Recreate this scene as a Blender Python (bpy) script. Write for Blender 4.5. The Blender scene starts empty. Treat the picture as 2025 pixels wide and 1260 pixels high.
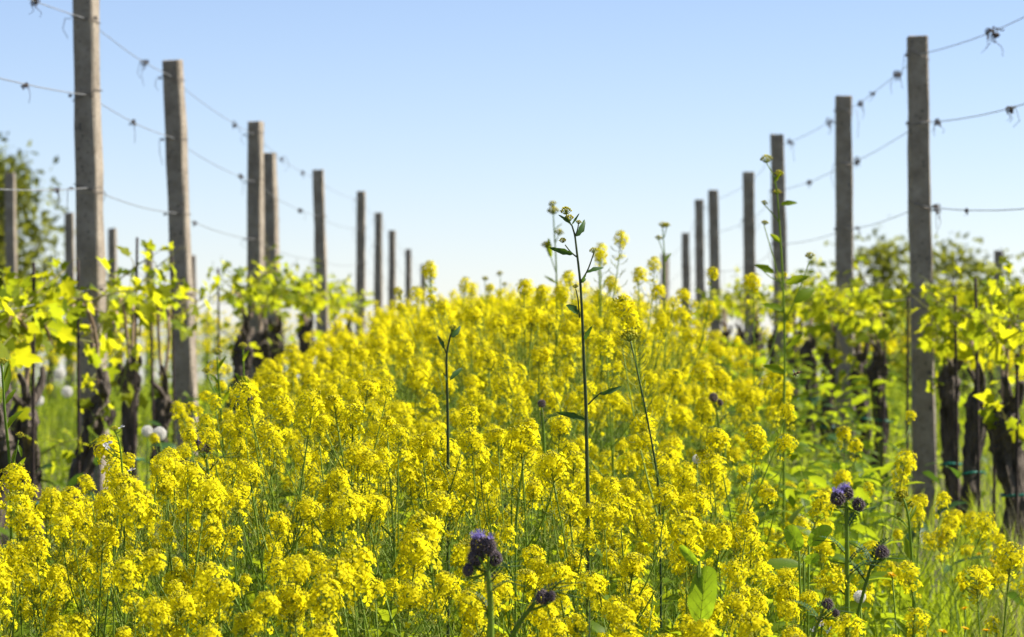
import bpy, math, random
import numpy as np
from mathutils import Matrix, Vector, Euler

random.seed(7)
RNG = np.random.default_rng(7)
scene = bpy.context.scene
R = math.radians

# ------------------------------------------------------------------ camera
FPX = 7000.0            # focal length in photograph pixels (2025 px wide)
VX, VY = 1035.0, 620.0  # vanishing point of the rows in the photograph
CAMH = 0.80
cam_d = bpy.data.cameras.new('camera')
cam = bpy.data.objects.new('camera', cam_d)
scene.collection.objects.link(cam)
scene.camera = cam
cam_d.sensor_width = 36.0
cam_d.lens = 36.0 * FPX / 2025.0
cam_d.clip_start = 0.05
cam_d.clip_end = 8000.0
cam.location = (0, 0, CAMH)
cam.rotation_euler = (R(90) - 10.0 / FPX, 0, (VX - 1012.5) / FPX)
cam_d.dof.use_dof = True
cam_d.dof.focus_distance = 5.7
cam_d.dof.aperture_fstop = 12.0
cam_d.dof.aperture_blades = 9

# ------------------------------------------------------------------ sky and sun
SUN_EL, SUN_AZ = 44.0, 76.0     # azimuth to the right of the view direction
world = bpy.data.worlds.new('World')
scene.world = world
world.use_nodes = True
wn = world.node_tree
sky = wn.nodes.new('ShaderNodeTexSky')
sky.sky_type = 'NISHITA'
sky.sun_disc = False
sky.sun_elevation = R(SUN_EL)
sky.sun_rotation = R(SUN_AZ)
sky.altitude = 1500.0
sky.air_density = 0.8
sky.dust_density = 0.3
sky.ozone_density = 1.0
wb = wn.nodes.new('ShaderNodeMix')          # white balance of the whole sky
wb.data_type = 'RGBA'; wb.blend_type = 'MULTIPLY'
wb.inputs[0].default_value = 1.0
wb.inputs[7].default_value = (0.96, 0.935, 1.05, 1.0)
wn.links.new(sky.outputs[0], wb.inputs[6])
wn.links.new(wb.outputs[2], wn.nodes['Background'].inputs[0])
wn.nodes['Background'].inputs[1].default_value = 0.066
sun_d = bpy.data.lights.new('sun', 'SUN')
sun_d.energy = 5.0
sun_d.angle = R(0.5)
sun_d.color = (1.0, 0.95, 0.86)
sun = bpy.data.objects.new('sun', sun_d)
scene.collection.objects.link(sun)
sd = Vector((math.sin(R(SUN_AZ)) * math.cos(R(SUN_EL)), math.cos(R(SUN_AZ)) * math.cos(R(SUN_EL)), math.sin(R(SUN_EL))))
sun.rotation_euler = sd.to_track_quat('Z', 'Y').to_euler()
sun.location = sd * 50
vs = scene.view_settings
vs.view_transform = 'Standard'
vs.look = 'None'
vs.exposure = 1.12
vs.gamma = 1.0
vs.use_curve_mapping = False
scene.render.engine = 'CYCLES'
cy = scene.cycles
cy.max_bounces = 7
cy.diffuse_bounces = 4
cy.transmission_bounces = 5
cy.glossy_bounces = 2
cy.transparent_max_bounces = 4
cy.caustics_reflective = False
cy.caustics_refractive = False
cy.use_denoising = True
cy.denoiser = 'OPENIMAGEDENOISE'
cy.denoising_prefilter = 'ACCURATE'
cy.use_adaptive_sampling = True
cy.adaptive_threshold = 0.02
cy.sample_clamp_indirect = 6.0

# ------------------------------------------------------------------ helpers
def ground_z(x, y):
    x = np.asarray(x, float); y = np.asarray(y, float)
    near = -0.0008 * (y - 24.0) ** 2
    far = -0.0005 * (y - 24.0) ** 2
    k = 120.0
    tail = -0.0005 * (k - 24.0) ** 2 - 0.06 * (y - k)
    z = np.where(y < 24, near, np.where(y < k, far, tail))
    z = np.maximum(z, -140.0) + 0.012 * np.sin(x * 3.1 + 0.7 * y) * np.cos(y * 1.3 + x)
    return z

def gz(x, y):
    return float(ground_z(x, y))

def P(px, py, d):
    return np.array([(px - VX) * d / FPX, d, CAMH + (VY - py) * d / FPX])

def col(c):
    return (c[0], c[1], c[2], 1.0)

def new_mat(name):
    m = bpy.data.materials.new(name)
    m.use_nodes = True
    nt = m.node_tree
    nt.nodes.clear()
    return m, nt

def N(nt, t, **kw):
    n = nt.nodes.new(t)
    for k, v in kw.items():
        setattr(n, k, v)
    return n

def leaf_mat(name, c1, c2, t1, tfac=0.5, rough=0.5, spec=0.25, rnd='island', noise=60.0, t0=None):
    """thin plant tissue: reflects one colour, lets another through; varies from piece to piece"""
    m, nt = new_mat(name)
    out = N(nt, 'ShaderNodeOutputMaterial')
    if rnd == 'object':
        src = N(nt, 'ShaderNodeObjectInfo').outputs['Random']
    else:
        src = N(nt, 'ShaderNodeNewGeometry').outputs['Random Per Island']
    tc = N(nt, 'ShaderNodeTexCoord')
    nz = N(nt, 'ShaderNodeTexNoise')
    nz.inputs['Scale'].default_value = noise
    nz.inputs['Detail'].default_value = 3.0
    nt.links.new(tc.outputs['Object'], nz.inputs['Vector'])
    add = N(nt, 'ShaderNodeMath', operation='MULTIPLY_ADD')
    nt.links.new(nz.outputs['Fac'], add.inputs[0])
    add.inputs[1].default_value = 0.9
    sub = N(nt, 'ShaderNodeMath', operation='SUBTRACT')
    nt.links.new(src, sub.inputs[0]); sub.inputs[1].default_value = 0.45
    nt.links.new(sub.outputs[0], add.inputs[2])
    mix = N(nt, 'ShaderNodeMix', data_type='RGBA')
    nt.links.new(add.outputs[0], mix.inputs[0])
    mix.inputs[6].default_value = col(c1); mix.inputs[7].default_value = col(c2)
    bs = N(nt, 'ShaderNodeBsdfPrincipled')
    nt.links.new(mix.outputs[2], bs.inputs['Base Color'])
    bs.inputs['Roughness'].default_value = rough
    bs.inputs['Specular IOR Level'].default_value = spec * 0.4
    tr = N(nt, 'ShaderNodeBsdfTranslucent')
    hv = N(nt, 'ShaderNodeMix', data_type='RGBA')
    nt.links.new(add.outputs[0], hv.inputs[0])
    hv.inputs[6].default_value = col(t0 or [v * 0.8 for v in t1]); hv.inputs[7].default_value = col(t1)
    nt.links.new(hv.outputs[2], tr.inputs['Color'])
    ms = N(nt, 'ShaderNodeMixShader')
    ms.inputs[0].default_value = tfac
    nt.links.new(bs.outputs[0], ms.inputs[1]); nt.links.new(tr.outputs[0], ms.inputs[2])
    nt.links.new(ms.outputs[0], out.inputs[0])
    return m

def solid_mat(name, c1, c2, scale=20.0, rough=0.8, bump=0.0, bump_scale=None, detail=6.0, metal=0.0, stretch=(1, 1, 1), contrast=(0.3, 0.7), spots=None):
    m, nt = new_mat(name)
    out = N(nt, 'ShaderNodeOutputMaterial')
    tc = N(nt, 'ShaderNodeTexCoord')
    mp = N(nt, 'ShaderNodeMapping'); mp.inputs['Scale'].default_value = stretch
    oi = N(nt, 'ShaderNodeObjectInfo')
    addv = N(nt, 'ShaderNodeVectorMath', operation='ADD')
    nt.links.new(tc.outputs['Object'], addv.inputs[0])
    sc = N(nt, 'ShaderNodeMath', operation='MULTIPLY'); sc.inputs[1].default_value = 37.0
    nt.links.new(oi.outputs['Random'], sc.inputs[0]); nt.links.new(sc.outputs[0], addv.inputs[1])
    nt.links.new(addv.outputs[0], mp.inputs[0])
    nz = N(nt, 'ShaderNodeTexNoise'); nz.inputs['Scale'].default_value = scale; nz.inputs['Detail'].default_value = detail
    nz.inputs['Roughness'].default_value = 0.65
    nt.links.new(mp.outputs[0], nz.inputs['Vector'])
    mr = N(nt, 'ShaderNodeMapRange'); mr.inputs[1].default_value = contrast[0]; mr.inputs[2].default_value = contrast[1]
    nt.links.new(nz.outputs['Fac'], mr.inputs[0])
    mix = N(nt, 'ShaderNodeMix', data_type='RGBA')
    nt.links.new(mr.outputs[0], mix.inputs[0])
    mix.inputs[6].default_value = col(c1); mix.inputs[7].default_value = col(c2)
    cout = mix.outputs[2]
    if spots:
        n2 = N(nt, 'ShaderNodeTexNoise'); n2.inputs['Scale'].default_value = spots[0]; n2.inputs['Detail'].default_value = 2.0
        nt.links.new(mp.outputs[0], n2.inputs['Vector'])
        m2 = N(nt, 'ShaderNodeMapRange'); m2.inputs[1].default_value = spots[1]; m2.inputs[2].default_value = spots[2]
        nt.links.new(n2.outputs['Fac'], m2.inputs[0])
        mx = N(nt, 'ShaderNodeMix', data_type='RGBA')
        nt.links.new(m2.outputs[0], mx.inputs[0]); nt.links.new(cout, mx.inputs[6]); mx.inputs[7].default_value = col(spots[3])
        cout = mx.outputs[2]
    bs = N(nt, 'ShaderNodeBsdfPrincipled')
    nt.links.new(cout, bs.inputs['Base Color'])
    bs.inputs['Roughness'].default_value = rough
    bs.inputs['Metallic'].default_value = metal
    bs.inputs['Specular IOR Level'].default_value = 0.3
    if bump:
        nb = N(nt, 'ShaderNodeTexNoise'); nb.inputs['Scale'].default_value = bump_scale or scale * 3; nb.inputs['Detail'].default_value = 5.0
        nt.links.new(mp.outputs[0], nb.inputs['Vector'])
        bp = N(nt, 'ShaderNodeBump'); bp.inputs['Strength'].default_value = bump; bp.inputs['Distance'].default_value = 0.01
        nt.links.new(nb.outputs['Fac'], bp.inputs['Height']); nt.links.new(bp.outputs[0], bs.inputs['Normal'])
    nt.links.new(bs.outputs[0], out.inputs[0])
    return m

M = {}
M['petal'] = leaf_mat('petal', (0.82, 0.705, 0.010), (0.89, 0.795, 0.022), (0.94, 0.84, 0.011), 0.57, 0.7, 0.06)
M['bud'] = leaf_mat('bud', (0.36, 0.36, 0.03), (0.62, 0.52, 0.03), (0.5, 0.5, 0.04), 0.35, 0.5, 0.3)
M['pedicel'] = leaf_mat('pedicel', (0.24, 0.30, 0.04), (0.42, 0.42, 0.06), (0.4, 0.45, 0.06), 0.3, 0.5, 0.3)
M['stem'] = leaf_mat('stem', (0.13, 0.22, 0.022), (0.23, 0.32, 0.04), (0.36, 0.48, 0.04), 0.32, 0.5, 0.35, 'object', 12)
M['stem_dark'] = leaf_mat('stem_dark', (0.035, 0.075, 0.022), (0.075, 0.095, 0.035), (0.1, 0.15, 0.03), 0.12, 0.5, 0.35, 'object', 12)
M['pod'] = leaf_mat('pod', (0.15, 0.22, 0.025), (0.38, 0.41, 0.09), (0.48, 0.55, 0.06), 0.4, 0.5, 0.35)
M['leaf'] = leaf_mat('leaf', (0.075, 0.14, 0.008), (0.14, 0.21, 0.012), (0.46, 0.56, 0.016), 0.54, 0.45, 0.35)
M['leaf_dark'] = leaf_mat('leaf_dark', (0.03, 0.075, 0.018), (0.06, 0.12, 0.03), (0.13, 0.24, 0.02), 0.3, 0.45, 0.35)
M['vine_leaf'] = leaf_mat('vine_leaf', (0.11, 0.17, 0.012), (0.25, 0.28, 0.016), (0.76, 0.73, 0.013), 0.60, 0.42, 0.35, 'object', 25, (0.38, 0.46, 0.014))
M['shoot'] = leaf_mat('shoot', (0.20, 0.25, 0.05), (0.33, 0.26, 0.10), (0.4, 0.4, 0.08), 0.25, 0.5, 0.3, 'object', 30)
M['grass'] = leaf_mat('grass', (0.10, 0.17, 0.015), (0.22, 0.28, 0.03), (0.50, 0.60, 0.03), 0.52, 0.5, 0.25)
M['straw'] = leaf_mat('straw', (0.22, 0.22, 0.10), (0.40, 0.36, 0.20), (0.4, 0.36, 0.18), 0.3, 0.6, 0.2)
M['tree_leaf'] = leaf_mat('tree_leaf', (0.06, 0.09, 0.02), (0.12, 0.14, 0.03), (0.34, 0.36, 0.03), 0.45, 0.5, 0.3)
M['concrete'] = solid_mat('concrete', (0.225, 0.183, 0.135), (0.42, 0.355, 0.275), 14, 0.9, 0.7, 220, spots=(75, 0.62, 0.72, (0.07, 0.06, 0.05)))
M['bark'] = solid_mat('bark', (0.020, 0.015, 0.011), (0.16, 0.125, 0.095), 34, 0.92, 1.0, 90, stretch=(1, 1, 0.25))
M['cane'] = solid_mat('cane', (0.24, 0.15, 0.085), (0.42, 0.30, 0.20), 60, 0.6, 0.3, 200, stretch=(1, 1, 0.4))
M['wire'] = solid_mat('wire', (0.20, 0.20, 0.20), (0.36, 0.35, 0.34), 30, 0.5, metal=0.4)
M['tie_wire'] = solid_mat('tie_wire', (0.10, 0.075, 0.06), (0.30, 0.27, 0.24), 40, 0.55, metal=0.3)
M['tendril'] = solid_mat('tendril', (0.03, 0.022, 0.018), (0.11, 0.075, 0.055), 80, 0.9)
M['rust'] = solid_mat('rust', (0.022, 0.016, 0.013), (0.07, 0.045, 0.035), 50, 0.8, 0.3)
M['green_tie'] = solid_mat('green_tie', (0.01, 0.13, 0.09), (0.02, 0.22, 0.15), 50, 0.4)
M['soil'] = solid_mat('soil', (0.045, 0.05, 0.02), (0.11, 0.10, 0.05), 2.2, 0.95, 0.8, 40)
M['white_petal'] = leaf_mat('white_petal', (0.72, 0.70, 0.74), (0.82, 0.80, 0.83), (0.7, 0.68, 0.72), 0.4)
M['lilac'] = leaf_mat('lilac', (0.30, 0.24, 0.55), (0.45, 0.38, 0.72), (0.4, 0.34, 0.7), 0.4)
M['calyx'] = leaf_mat('calyx', (0.10, 0.08, 0.085), (0.22, 0.17, 0.18), (0.2, 0.15, 0.16), 0.28, 0.8)
M['hair'] = leaf_mat('hair', (0.22, 0.17, 0.18), (0.40, 0.33, 0.35), (0.36, 0.28, 0.31), 0.45, 0.6)
M['orange_petal'] = leaf_mat('orange_petal', (0.85, 0.50, 0.01), (0.9, 0.62, 0.02), (0.9, 0.58, 0.01), 0.45)
M['fluff'] = leaf_mat('fluff', (0.80, 0.78, 0.74), (0.88, 0.86, 0.82), (0.88, 0.86, 0.80), 0.55, 0.9, 0.1)
M['bee_body'] = solid_mat('bee_body', (0.03, 0.018, 0.008), (0.22, 0.12, 0.03), 9, 0.8, stretch=(60, 0.01, 0.01), contrast=(0.45, 0.55), detail=0)
M['bee_wing'] = leaf_mat('bee_wing', (0.3, 0.28, 0.25), (0.4, 0.36, 0.3), (0.5, 0.48, 0.44), 0.6, 0.2)
M['tree_bark'] = solid_mat('tree_bark', (0.05, 0.04, 0.03), (0.12, 0.10, 0.08), 8, 0.9, 0.6)

class G:
    """collects triangles"""
    def __init__(s):
        s.V = []; s.T = []; s.M = []; s.n = 0
    def add(s, v, t, m=0):
        v = np.asarray(v, float); t = np.asarray(t, int)
        s.V.append(v); s.T.append(t + s.n); s.M.append(np.full(len(t), m, int) if np.isscalar(m) else m); s.n += len(v)
    def addg(s, arr, mat3=None, loc=None):
        v, t, m = arr
        if mat3 is not None: v = v @ mat3.T
        if loc is not None: v = v + loc
        s.add(v, t, m)
    def arr(s):
        return np.concatenate(s.V), np.concatenate(s.T), np.concatenate(s.M)
    def tube(s, pts, rad, sides=5, m=0, cap=True, noise=0.0):
        pts = np.asarray(pts, float); n = len(pts)
        rad = np.broadcast_to(np.asarray(rad, float), (n,)) if np.ndim(rad) else np.full(n, rad)
        tan = np.gradient(pts, axis=0)
        tan /= np.linalg.norm(tan, axis=1, keepdims=True) + 1e-12
        ref = np.array([0.31, 0.93, 0.2]) if abs(tan[0, 2]) > 0.7 else np.array([0.05, 0.1, 1.0])
        vs_ = []
        u = np.cross(tan[0], ref); u /= np.linalg.norm(u)
        for i in range(n):
            u = u - tan[i] * np.dot(u, tan[i]); u /= np.linalg.norm(u) + 1e-12
            w = np.cross(tan[i], u)
            a = np.arange(sides) * 2 * math.pi / sides
            rr = rad[i] * (1 + (noise * RNG.uniform(-1, 1, sides) if noise else 0))
            vs_.append(pts[i] + (np.cos(a) * rr)[:, None] * u + (np.sin(a) * rr)[:, None] * w)
        v = np.concatenate(vs_)
        t = []
        for i in range(n - 1):
            for k in range(sides):
                a0 = i * sides + k; a1 = i * sides + (k + 1) % sides
                t.append((a0, a1, a1 + sides)); t.append((a0, a1 + sides, a0 + sides))
        if cap:
            v = np.vstack([v, pts[-1:] + tan[-1:] * rad[-1] * 0.3])
            e = len(v) - 1
            for k in range(sides):
                t.append(((n - 1) * sides + k, (n - 1) * sides + (k + 1) % sides, e))
        s.add(v, t, m)

def mesh_from(name, arr, mats, smooth=True):
    v, t, m = arr
    me = bpy.data.meshes.new(name)
    me.vertices.add(len(v)); me.vertices.foreach_set('co', v.astype(np.float32).ravel())
    me.loops.add(len(t) * 3); me.loops.foreach_set('vertex_index', t.astype(np.int32).ravel())
    me.polygons.add(len(t)); me.polygons.foreach_set('loop_start', np.arange(0, len(t) * 3, 3, dtype=np.int32))
    me.polygons.foreach_set('material_index', m.astype(np.int32))
    me.polygons.foreach_set('use_smooth', np.full(len(t), smooth))
    for k in mats: me.materials.append(M[k])
    me.update(); me.validate()
    return me

COL = scene.collection
def link(name, data, parent=None, loc=None, rot=None, scale=None):
    o = bpy.data.objects.new(name, data)
    COL.objects.link(o)
    if parent is not None: o.parent = parent
    if loc is not None: o.location = loc
    if rot is not None: o.rotation_euler = rot
    if scale is not None: o.scale = scale if hasattr(scale, '__len__') else (scale,) * 3
    return o

def tag(o, label=None, cat=None, group=None, kind=None):
    if label: o['label'] = label
    if cat: o['category'] = cat
    if group: o['group'] = group
    if kind: o['kind'] = kind
    return o

def frame(d, roll=0.0, up=(0, 0, 1)):
    """columns: x along d, z the 'face' direction"""
    d = np.asarray(d, float); d = d / (np.linalg.norm(d) + 1e-12)
    up = np.asarray(up, float)
    y = np.cross(up, d)
    if np.linalg.norm(y) < 1e-4: y = np.cross(np.array([0.3, 1, 0.1]), d)
    y /= np.linalg.norm(y); z = np.cross(d, y)
    c, s = math.cos(roll), math.sin(roll)
    y2 = y * c + z * s; z2 = -y * s + z * c
    return np.stack([d, y2, z2], axis=1)

def euler_of(m3):
    return Matrix([list(r) for r in m3]).to_euler()

def leaf_arr(L, W, segs=5, fold=0.25, curl=0.3, shape=0.45, wavy=0.0, m=0, petiole=0.0):
    """lanceolate blade along +x, midrib folded, tip drooping"""
    g = G(); v = []; t = []
    for i in range(segs + 1):
        u = i / segs
        w = W * 0.5 * (math.sin(math.pi * u ** (1.0 - shape * 0.6)) ** 0.8 if 0 < u < 1 else 0.02)
        w *= 1 + wavy * math.sin(i * 2.4)
        x = petiole + u * L * (1 - 0.12 * curl * u); z = -curl * L * u * u * 0.5
        v += [(x, -w, z + fold * w), (x, 0, z), (x, w, z + fold * w * 0.9)]
        if i:
            a = (i - 1) * 3; b = i * 3
            t += [(a, a + 1, b + 1), (a, b + 1, b), (a + 1, a + 2, b + 2), (a + 1, b + 2, b + 1)]
    g.add(v, t, m)
    return g.arr()

# ------------------------------------------------------------------ flowers
def flower_arr(r, lod=0, m=0):
    """four-petalled cruciform flower facing +z"""
    g = G()
    a0 = random.uniform(0, 1.5)
    for k in range(4):
        a = a0 + k * math.pi / 2 + random.uniform(-0.15, 0.15)
        ca, sa = math.cos(a), math.sin(a)
        lift = random.uniform(-0.15, 0.45)
        if lod == 0:
            prof = [(0.06, 0.05, 0.0), (0.45, 0.30, 0.10 + 0.25 * lift), (0.80, 0.42, 0.10 + 0.5 * lift), (1.0, 0.20, 0.03 + 0.55 * lift)]
        else:
            prof = [(0.02, 0.12, 0.0), (0.65, 0.46, 0.1 + 0.4 * lift), (1.0, 0.22, 0.03 + 0.55 * lift)]
        v = []; t = []
        for i, (x, w, z) in enumerate(prof):
            for sgn in (-1, 1):
                yy = sgn * w
                v.append((r * (x * ca - yy * sa), r * (x * sa + yy * ca), r * z))
            if i: t += [(2 * i - 2, 2 * i - 1, 2 * i + 1), (2 * i - 2, 2 * i + 1, 2 * i)]
        g.add(v, t, m)
    return g.arr()

def bud_arr(r, L, m=1):
    v = [(0, 0, 0)] + [(r * math.cos(a), r * math.sin(a), L * 0.55) for a in (0, 1.57, 3.14, 4.71)] + [(0, 0, L)]
    t = [(0, 2, 1), (0, 3, 2), (0, 4, 3), (0, 1, 4), (5, 1, 2), (5, 2, 3), (5, 3, 4), (5, 4, 1)]
    return np.array(v), np.array(t), np.full(8, m)

def head_arr(n=38, rad=0.017, hgt=0.035, lod=0, tail=8, buds=14, rough=0.35):
    """raceme of mustard flowers; origin where the bare stalk ends, +z up. slots: petal, bud, pedicel, stem"""
    g = G()
    low = -hgt * 0.9 if tail else 0.0
    if lod == 0:
        g.tube([(0, 0, low - 0.004), (0, 0, hgt * 0.5), (0, 0, hgt * 0.85)], [0.0013, 0.0011, 0.0008], 4, 3)
    lop = (random.uniform(-.2, .2), random.uniform(-.2, .2))
    for i in range(n + tail):
        if i < n:
            u = (i + 0.5) / n                      # 0 bottom .. 1 top
            zz = hgt * (0.02 + 0.93 * u ** 0.85)
            rr = rad * (0.60 + 0.55 * math.sin(math.pi * min(1, 0.2 + 0.55 * u))) * math.sqrt(max(0.05, 1 - u ** 3.2)) * random.uniform(1 - rough, 1 + rough * .75)
        else:                                      # scattered last flowers below the head
            u = 0.0; zz = low * random.random(); rr = rad * random.uniform(.55, 1.15)
        az = i * 2.39996 + random.uniform(-0.6, 0.6)
        p = np.array([rr * math.cos(az) + lop[0] * rad, rr * math.sin(az) + lop[1] * rad, zz + random.uniform(-0.004, 0.004)])
        nrm = np.array([math.cos(az), math.sin(az), 0.15 + 1.3 * u + random.uniform(-0.7, 0.7)])
        f3 = zdir_frame(nrm, random.uniform(0, 6))
        fr = random.uniform(0.0054, 0.0075) * (1.0 if u < 0.8 else 0.75)
        if lod == 0:
            root = np.array([0, 0, zz - rr * 0.75 - 0.002])
            g.tube([root, root * 0.45 + p * 0.55 + np.array([0, 0, -0.001]), p - nrm / np.linalg.norm(nrm) * 0.001], [0.0005, 0.00045, 0.0006], 3, 2, cap=False)
            g.addg(flower_arr(fr, 0), f3, p)
            if i % 3 == 0: g.addg(bud_arr(0.0007, 0.0035, 1), f3, p)
        else:
            g.addg(flower_arr(fr * 1.12, 1), f3, p)
    nb = buds if lod == 0 else 4
    for i in range(nb):
        az = i * 2.39996; q = math.sqrt((i + 0.5) / nb); br = rad * (.5 + .015 * nb)
        p = np.array([br * q * math.cos(az), br * q * math.sin(az), hgt * (0.97 - 0.10 * q * q)])
        nrm = np.array([math.cos(az) * q, math.sin(az) * q, 1.1])
        if lod == 0: g.tube([(0, 0, hgt * 0.8), p], 0.00045, 3, 2, cap=False)
        g.addg(bud_arr(0.0016, 0.0048, 1), zdir_frame(nrm, 0), p)
    return g.arr()

def zdir_frame(d, roll):
    f = frame(d, roll)
    return np.stack([f[:, 1], f[:, 2], f[:, 0]], axis=1)

def pod_arrs(g, base, axis, length, count, m=0, plen=(0.018, 0.033), rad=0.00105, skip=0.0):
    """thin upcurved seed pods standing off a stalk that ends at base"""
    axis = axis / np.linalg.norm(axis)
    for i in range(count):
        if random.random() < skip: continue
        u = (i + random.uniform(0, 0.8)) / count
        p0 = base - axis * length * u
        az = i * 2.39996 + random.uniform(-0.4, 0.4)
        L = random.uniform(*plen) * (0.55 + 0.45 * min(1, u * 3))
        out = np.array([math.cos(az), math.sin(az), 0.0])
        p1 = p0 + out * L * 0.42 + np.array([0, 0, 0.02 * L])
        p2 = p0 + out * L * 0.78 + np.array([0, 0, 0.28 * L])
        p3 = p0 + out * L * 0.96 + np.array([0, 0, 0.62 * L])
        g.tube([p0, p1, p2, p3], [rad * 0.5, rad * 0.6, rad * 1.1, rad * 0.3], 3, m, cap=False)

def bez(p0, p1, p2, n):
    t = np.linspace(0, 1, n)[:, None]
    return (1 - t) ** 2 * p0 + 2 * t * (1 - t) * p1 + t * t * p2

# ------------------------------------------------------------------ the ground
gy = np.concatenate([np.linspace(-6, 60, 133), np.linspace(62, 130, 18), np.geomspace(140, 5000, 16)])
gx = np.concatenate([-np.geomspace(3000, 14, 12), np.linspace(-12, 12, 49), np.geomspace(14, 3000, 12)])
XX, YY = np.meshgrid(gx, gy)
ZZ = ground_z(XX, YY)
nx = len(gx)
gv = np.stack([XX.ravel(), YY.ravel(), ZZ.ravel()], 1)
ii, jj = np.meshgrid(np.arange(nx - 1), np.arange(len(gy) - 1))
a = (jj * nx + ii).ravel()
gt = np.concatenate([np.stack([a, a + 1, a + nx + 1], 1), np.stack([a, a + nx + 1, a + nx], 1)])
ground = link('ground', mesh_from('ground', (gv, gt, np.zeros(len(gt), int)), ['soil']))
tag(ground, 'gently rounded vineyard soil under grass and flowers', kind='structure')

# ------------------------------------------------------------------ trees far behind
def make_tree(name, label, x, d, top, width, seed, n_clumps, dens):
    random.seed(seed)
    zb = gz(x, d); H = top - zb
    root = link(name, None, loc=(x, d, zb)); tag(root, label, 'tree', 'trees beyond the vineyard')
    g = G()
    tp = [(0, 0, -0.2), (0.05, 0, H * 0.2), (random.uniform(-.2, .2), .1, H * 0.45), (random.uniform(-.3, .3), 0, H * 0.8)]
    g.tube(tp, [0.05 * H * 0.6, 0.04 * H * 0.6, 0.025 * H * 0.6, 0.006 * H], 8)
    cl = []
    for i in range(n_clumps):
        az = random.uniform(0, 6.28); u = random.uniform(0.0, 1.0)
        zc = H * (0.28 + 0.68 * u)
        rr = width * 0.5 * math.sqrt(random.uniform(0.05, 1)) * math.sin(math.pi * min(1.0, 0.22 + 0.72 * u)) ** 0.7
        c = np.array([rr * math.cos(az), rr * math.sin(az), zc])
        s0 = np.array([0, 0, H * random.uniform(0.2, 0.6)])
        g.tube(bez(s0, (s0 + c) / 2 + np.array([0, 0, -0.1 * H * random.random()]), c, 5), np.linspace(0.012 * H, 0.003 * H, 5), 5)
        cl.append(c)
    link('trunk', mesh_from('tree_trunk', g.arr(), ['tree_bark']), root)
    gl = G()
    lf = leaf_arr(0.17, 0.10, 2, 0.2, 0.3)
    for c in cl:
        sz = width * random.uniform(0.07, 0.16)
        for k in range(int(dens * random.uniform(0.5, 1.4))):
            p = c + RNG.normal(0, sz, 3) * np.array([1, 1, 0.8])
            f3 = frame(RNG.normal(0, 1, 3), random.uniform(0, 6)) * random.uniform(0.7, 1.6)
            gl.addg(lf, f3, p)
    link('crown', mesh_from('tree_crown', gl.arr(), ['tree_leaf']), root)
    return root

make_tree('leafy_tree', 'tall loose leafy tree behind the posts at the left edge', -13.6, 90, 4.75, 3.4, 3, 90, 110)
make_tree('bushy_tree', 'low dark bushy tree behind the last post of the right row', 8.0, 80, 2.3, 2.6, 5, 30, 60)
make_tree('bushy_tree', 'feathery green bush showing between the two nearest right posts', 10.1, 84, 2.35, 2.8, 6, 30, 60)
make_tree('bushy_tree', 'rounded dark bush beside the lone post at the right edge', 10.9, 82, 1.6, 3.4, 9, 34, 70)
make_tree('bushy_tree', 'dense dark bush low between the nearest right posts', 9.0, 86, 1.3, 3.0, 12, 46, 90)

# ------------------------------------------------------------------ posts, wires and ties
def post_mesh(H, w0, w1, dpt, seed):
    rg = np.random.default_rng(seed)
    n = 16; ch = 0.16
    g = G(); v = []
    zs = np.concatenate([[-0.15], np.linspace(0, H - 0.004, n - 2), [H]])
    for i, z in enumerate(zs):
        u = max(0, z) / H; hw = (w0 + (w1 - w0) * u) / 2; hd = hw * dpt
        if i == len(zs) - 1: hw *= 0.96; hd *= 0.96
        c = ch * hw
        ring = [(-hw, -hd + c), (-hw + c, -hd), (hw - c, -hd), (hw, -hd + c), (hw, hd - c), (hw - c, hd), (-hw + c, hd), (-hw, hd - c)]
        for (x, y) in ring:
            v.append((x + rg.normal(0, 0.0019), y + rg.normal(0, 0.0019), z + (rg.normal(0, 0.003) if i == len(zs) - 1 else 0)))
    t = []
    for i in range(len(zs) - 1):
        for k in range(8):
            a0 = i * 8 + k; a1 = i * 8 + (k + 1) % 8
            t += [(a0, a1, a1 + 8), (a0, a1 + 8, a0 + 8)]
    b = (len(zs) - 1) * 8
    v.append((0, 0, H + 0.002)); e = len(v) - 1
    for k in range(8): t.append((b + k, b + (k + 1) % 8, e))
    g.add(v, t, 0)
    return mesh_from('post', g.arr(), ['concrete'], False)

def tie_mesh(hw, hd, seed, tails=2):
    random.seed(seed); g = G()
    e = 0.003
    loop = [(-hw - e, -hd - e), (0, -hd - e - 0.001), (hw + e, -hd - e), (hw + e, 0), (hw + e, hd + e), (-hw - e, hd + e), (-hw - e, -hd - e)]
    sl = random.uniform(-0.02, 0.02)
    g.tube([(x, y, sl * x / hw + random.uniform(-.002, .002)) for x, y in loop], 0.0016, 4)
    side = random.choice((-1, 1))
    for k in range(5):   # twisted knot
        a = k * 1.3
        g.tube([(side * (hw + 0.005), -hd + 0.004 * math.cos(a), 0.004 * math.sin(a)), (side * (hw + 0.011), -hd - 0.004 * math.cos(a), 0.006 * math.cos(a + 1)),
                (side * (hw + 0.018), -hd + 0.003 * math.sin(a), 0.004 * math.sin(a + 2))], 0.0018, 4)
    for k in range(tails):
        s_ = random.choice((-1, 1)); L = random.uniform(0.05, 0.15)
        g.tube([(s_ * (hw + 0.004), -hd, 0), (s_ * (hw + 0.022), -hd - 0.01, 0.004), (s_ * (hw + 0.03 + random.uniform(-.005, .012)), -hd, -L * 0.5),
                (s_ * (hw + 0.022 + random.uniform(-.015, .012)), -hd + 0.01, -L)], [0.0016, 0.0014, 0.0012, 0.001], 4)
    return mesh_from('wire_tie', g.arr(), ['tie_wire'])

WIRES = (0.93, 1.30, 1.64, 1.92)
LEFT_X, RIGHT_X = -1.60, 1.65
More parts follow.
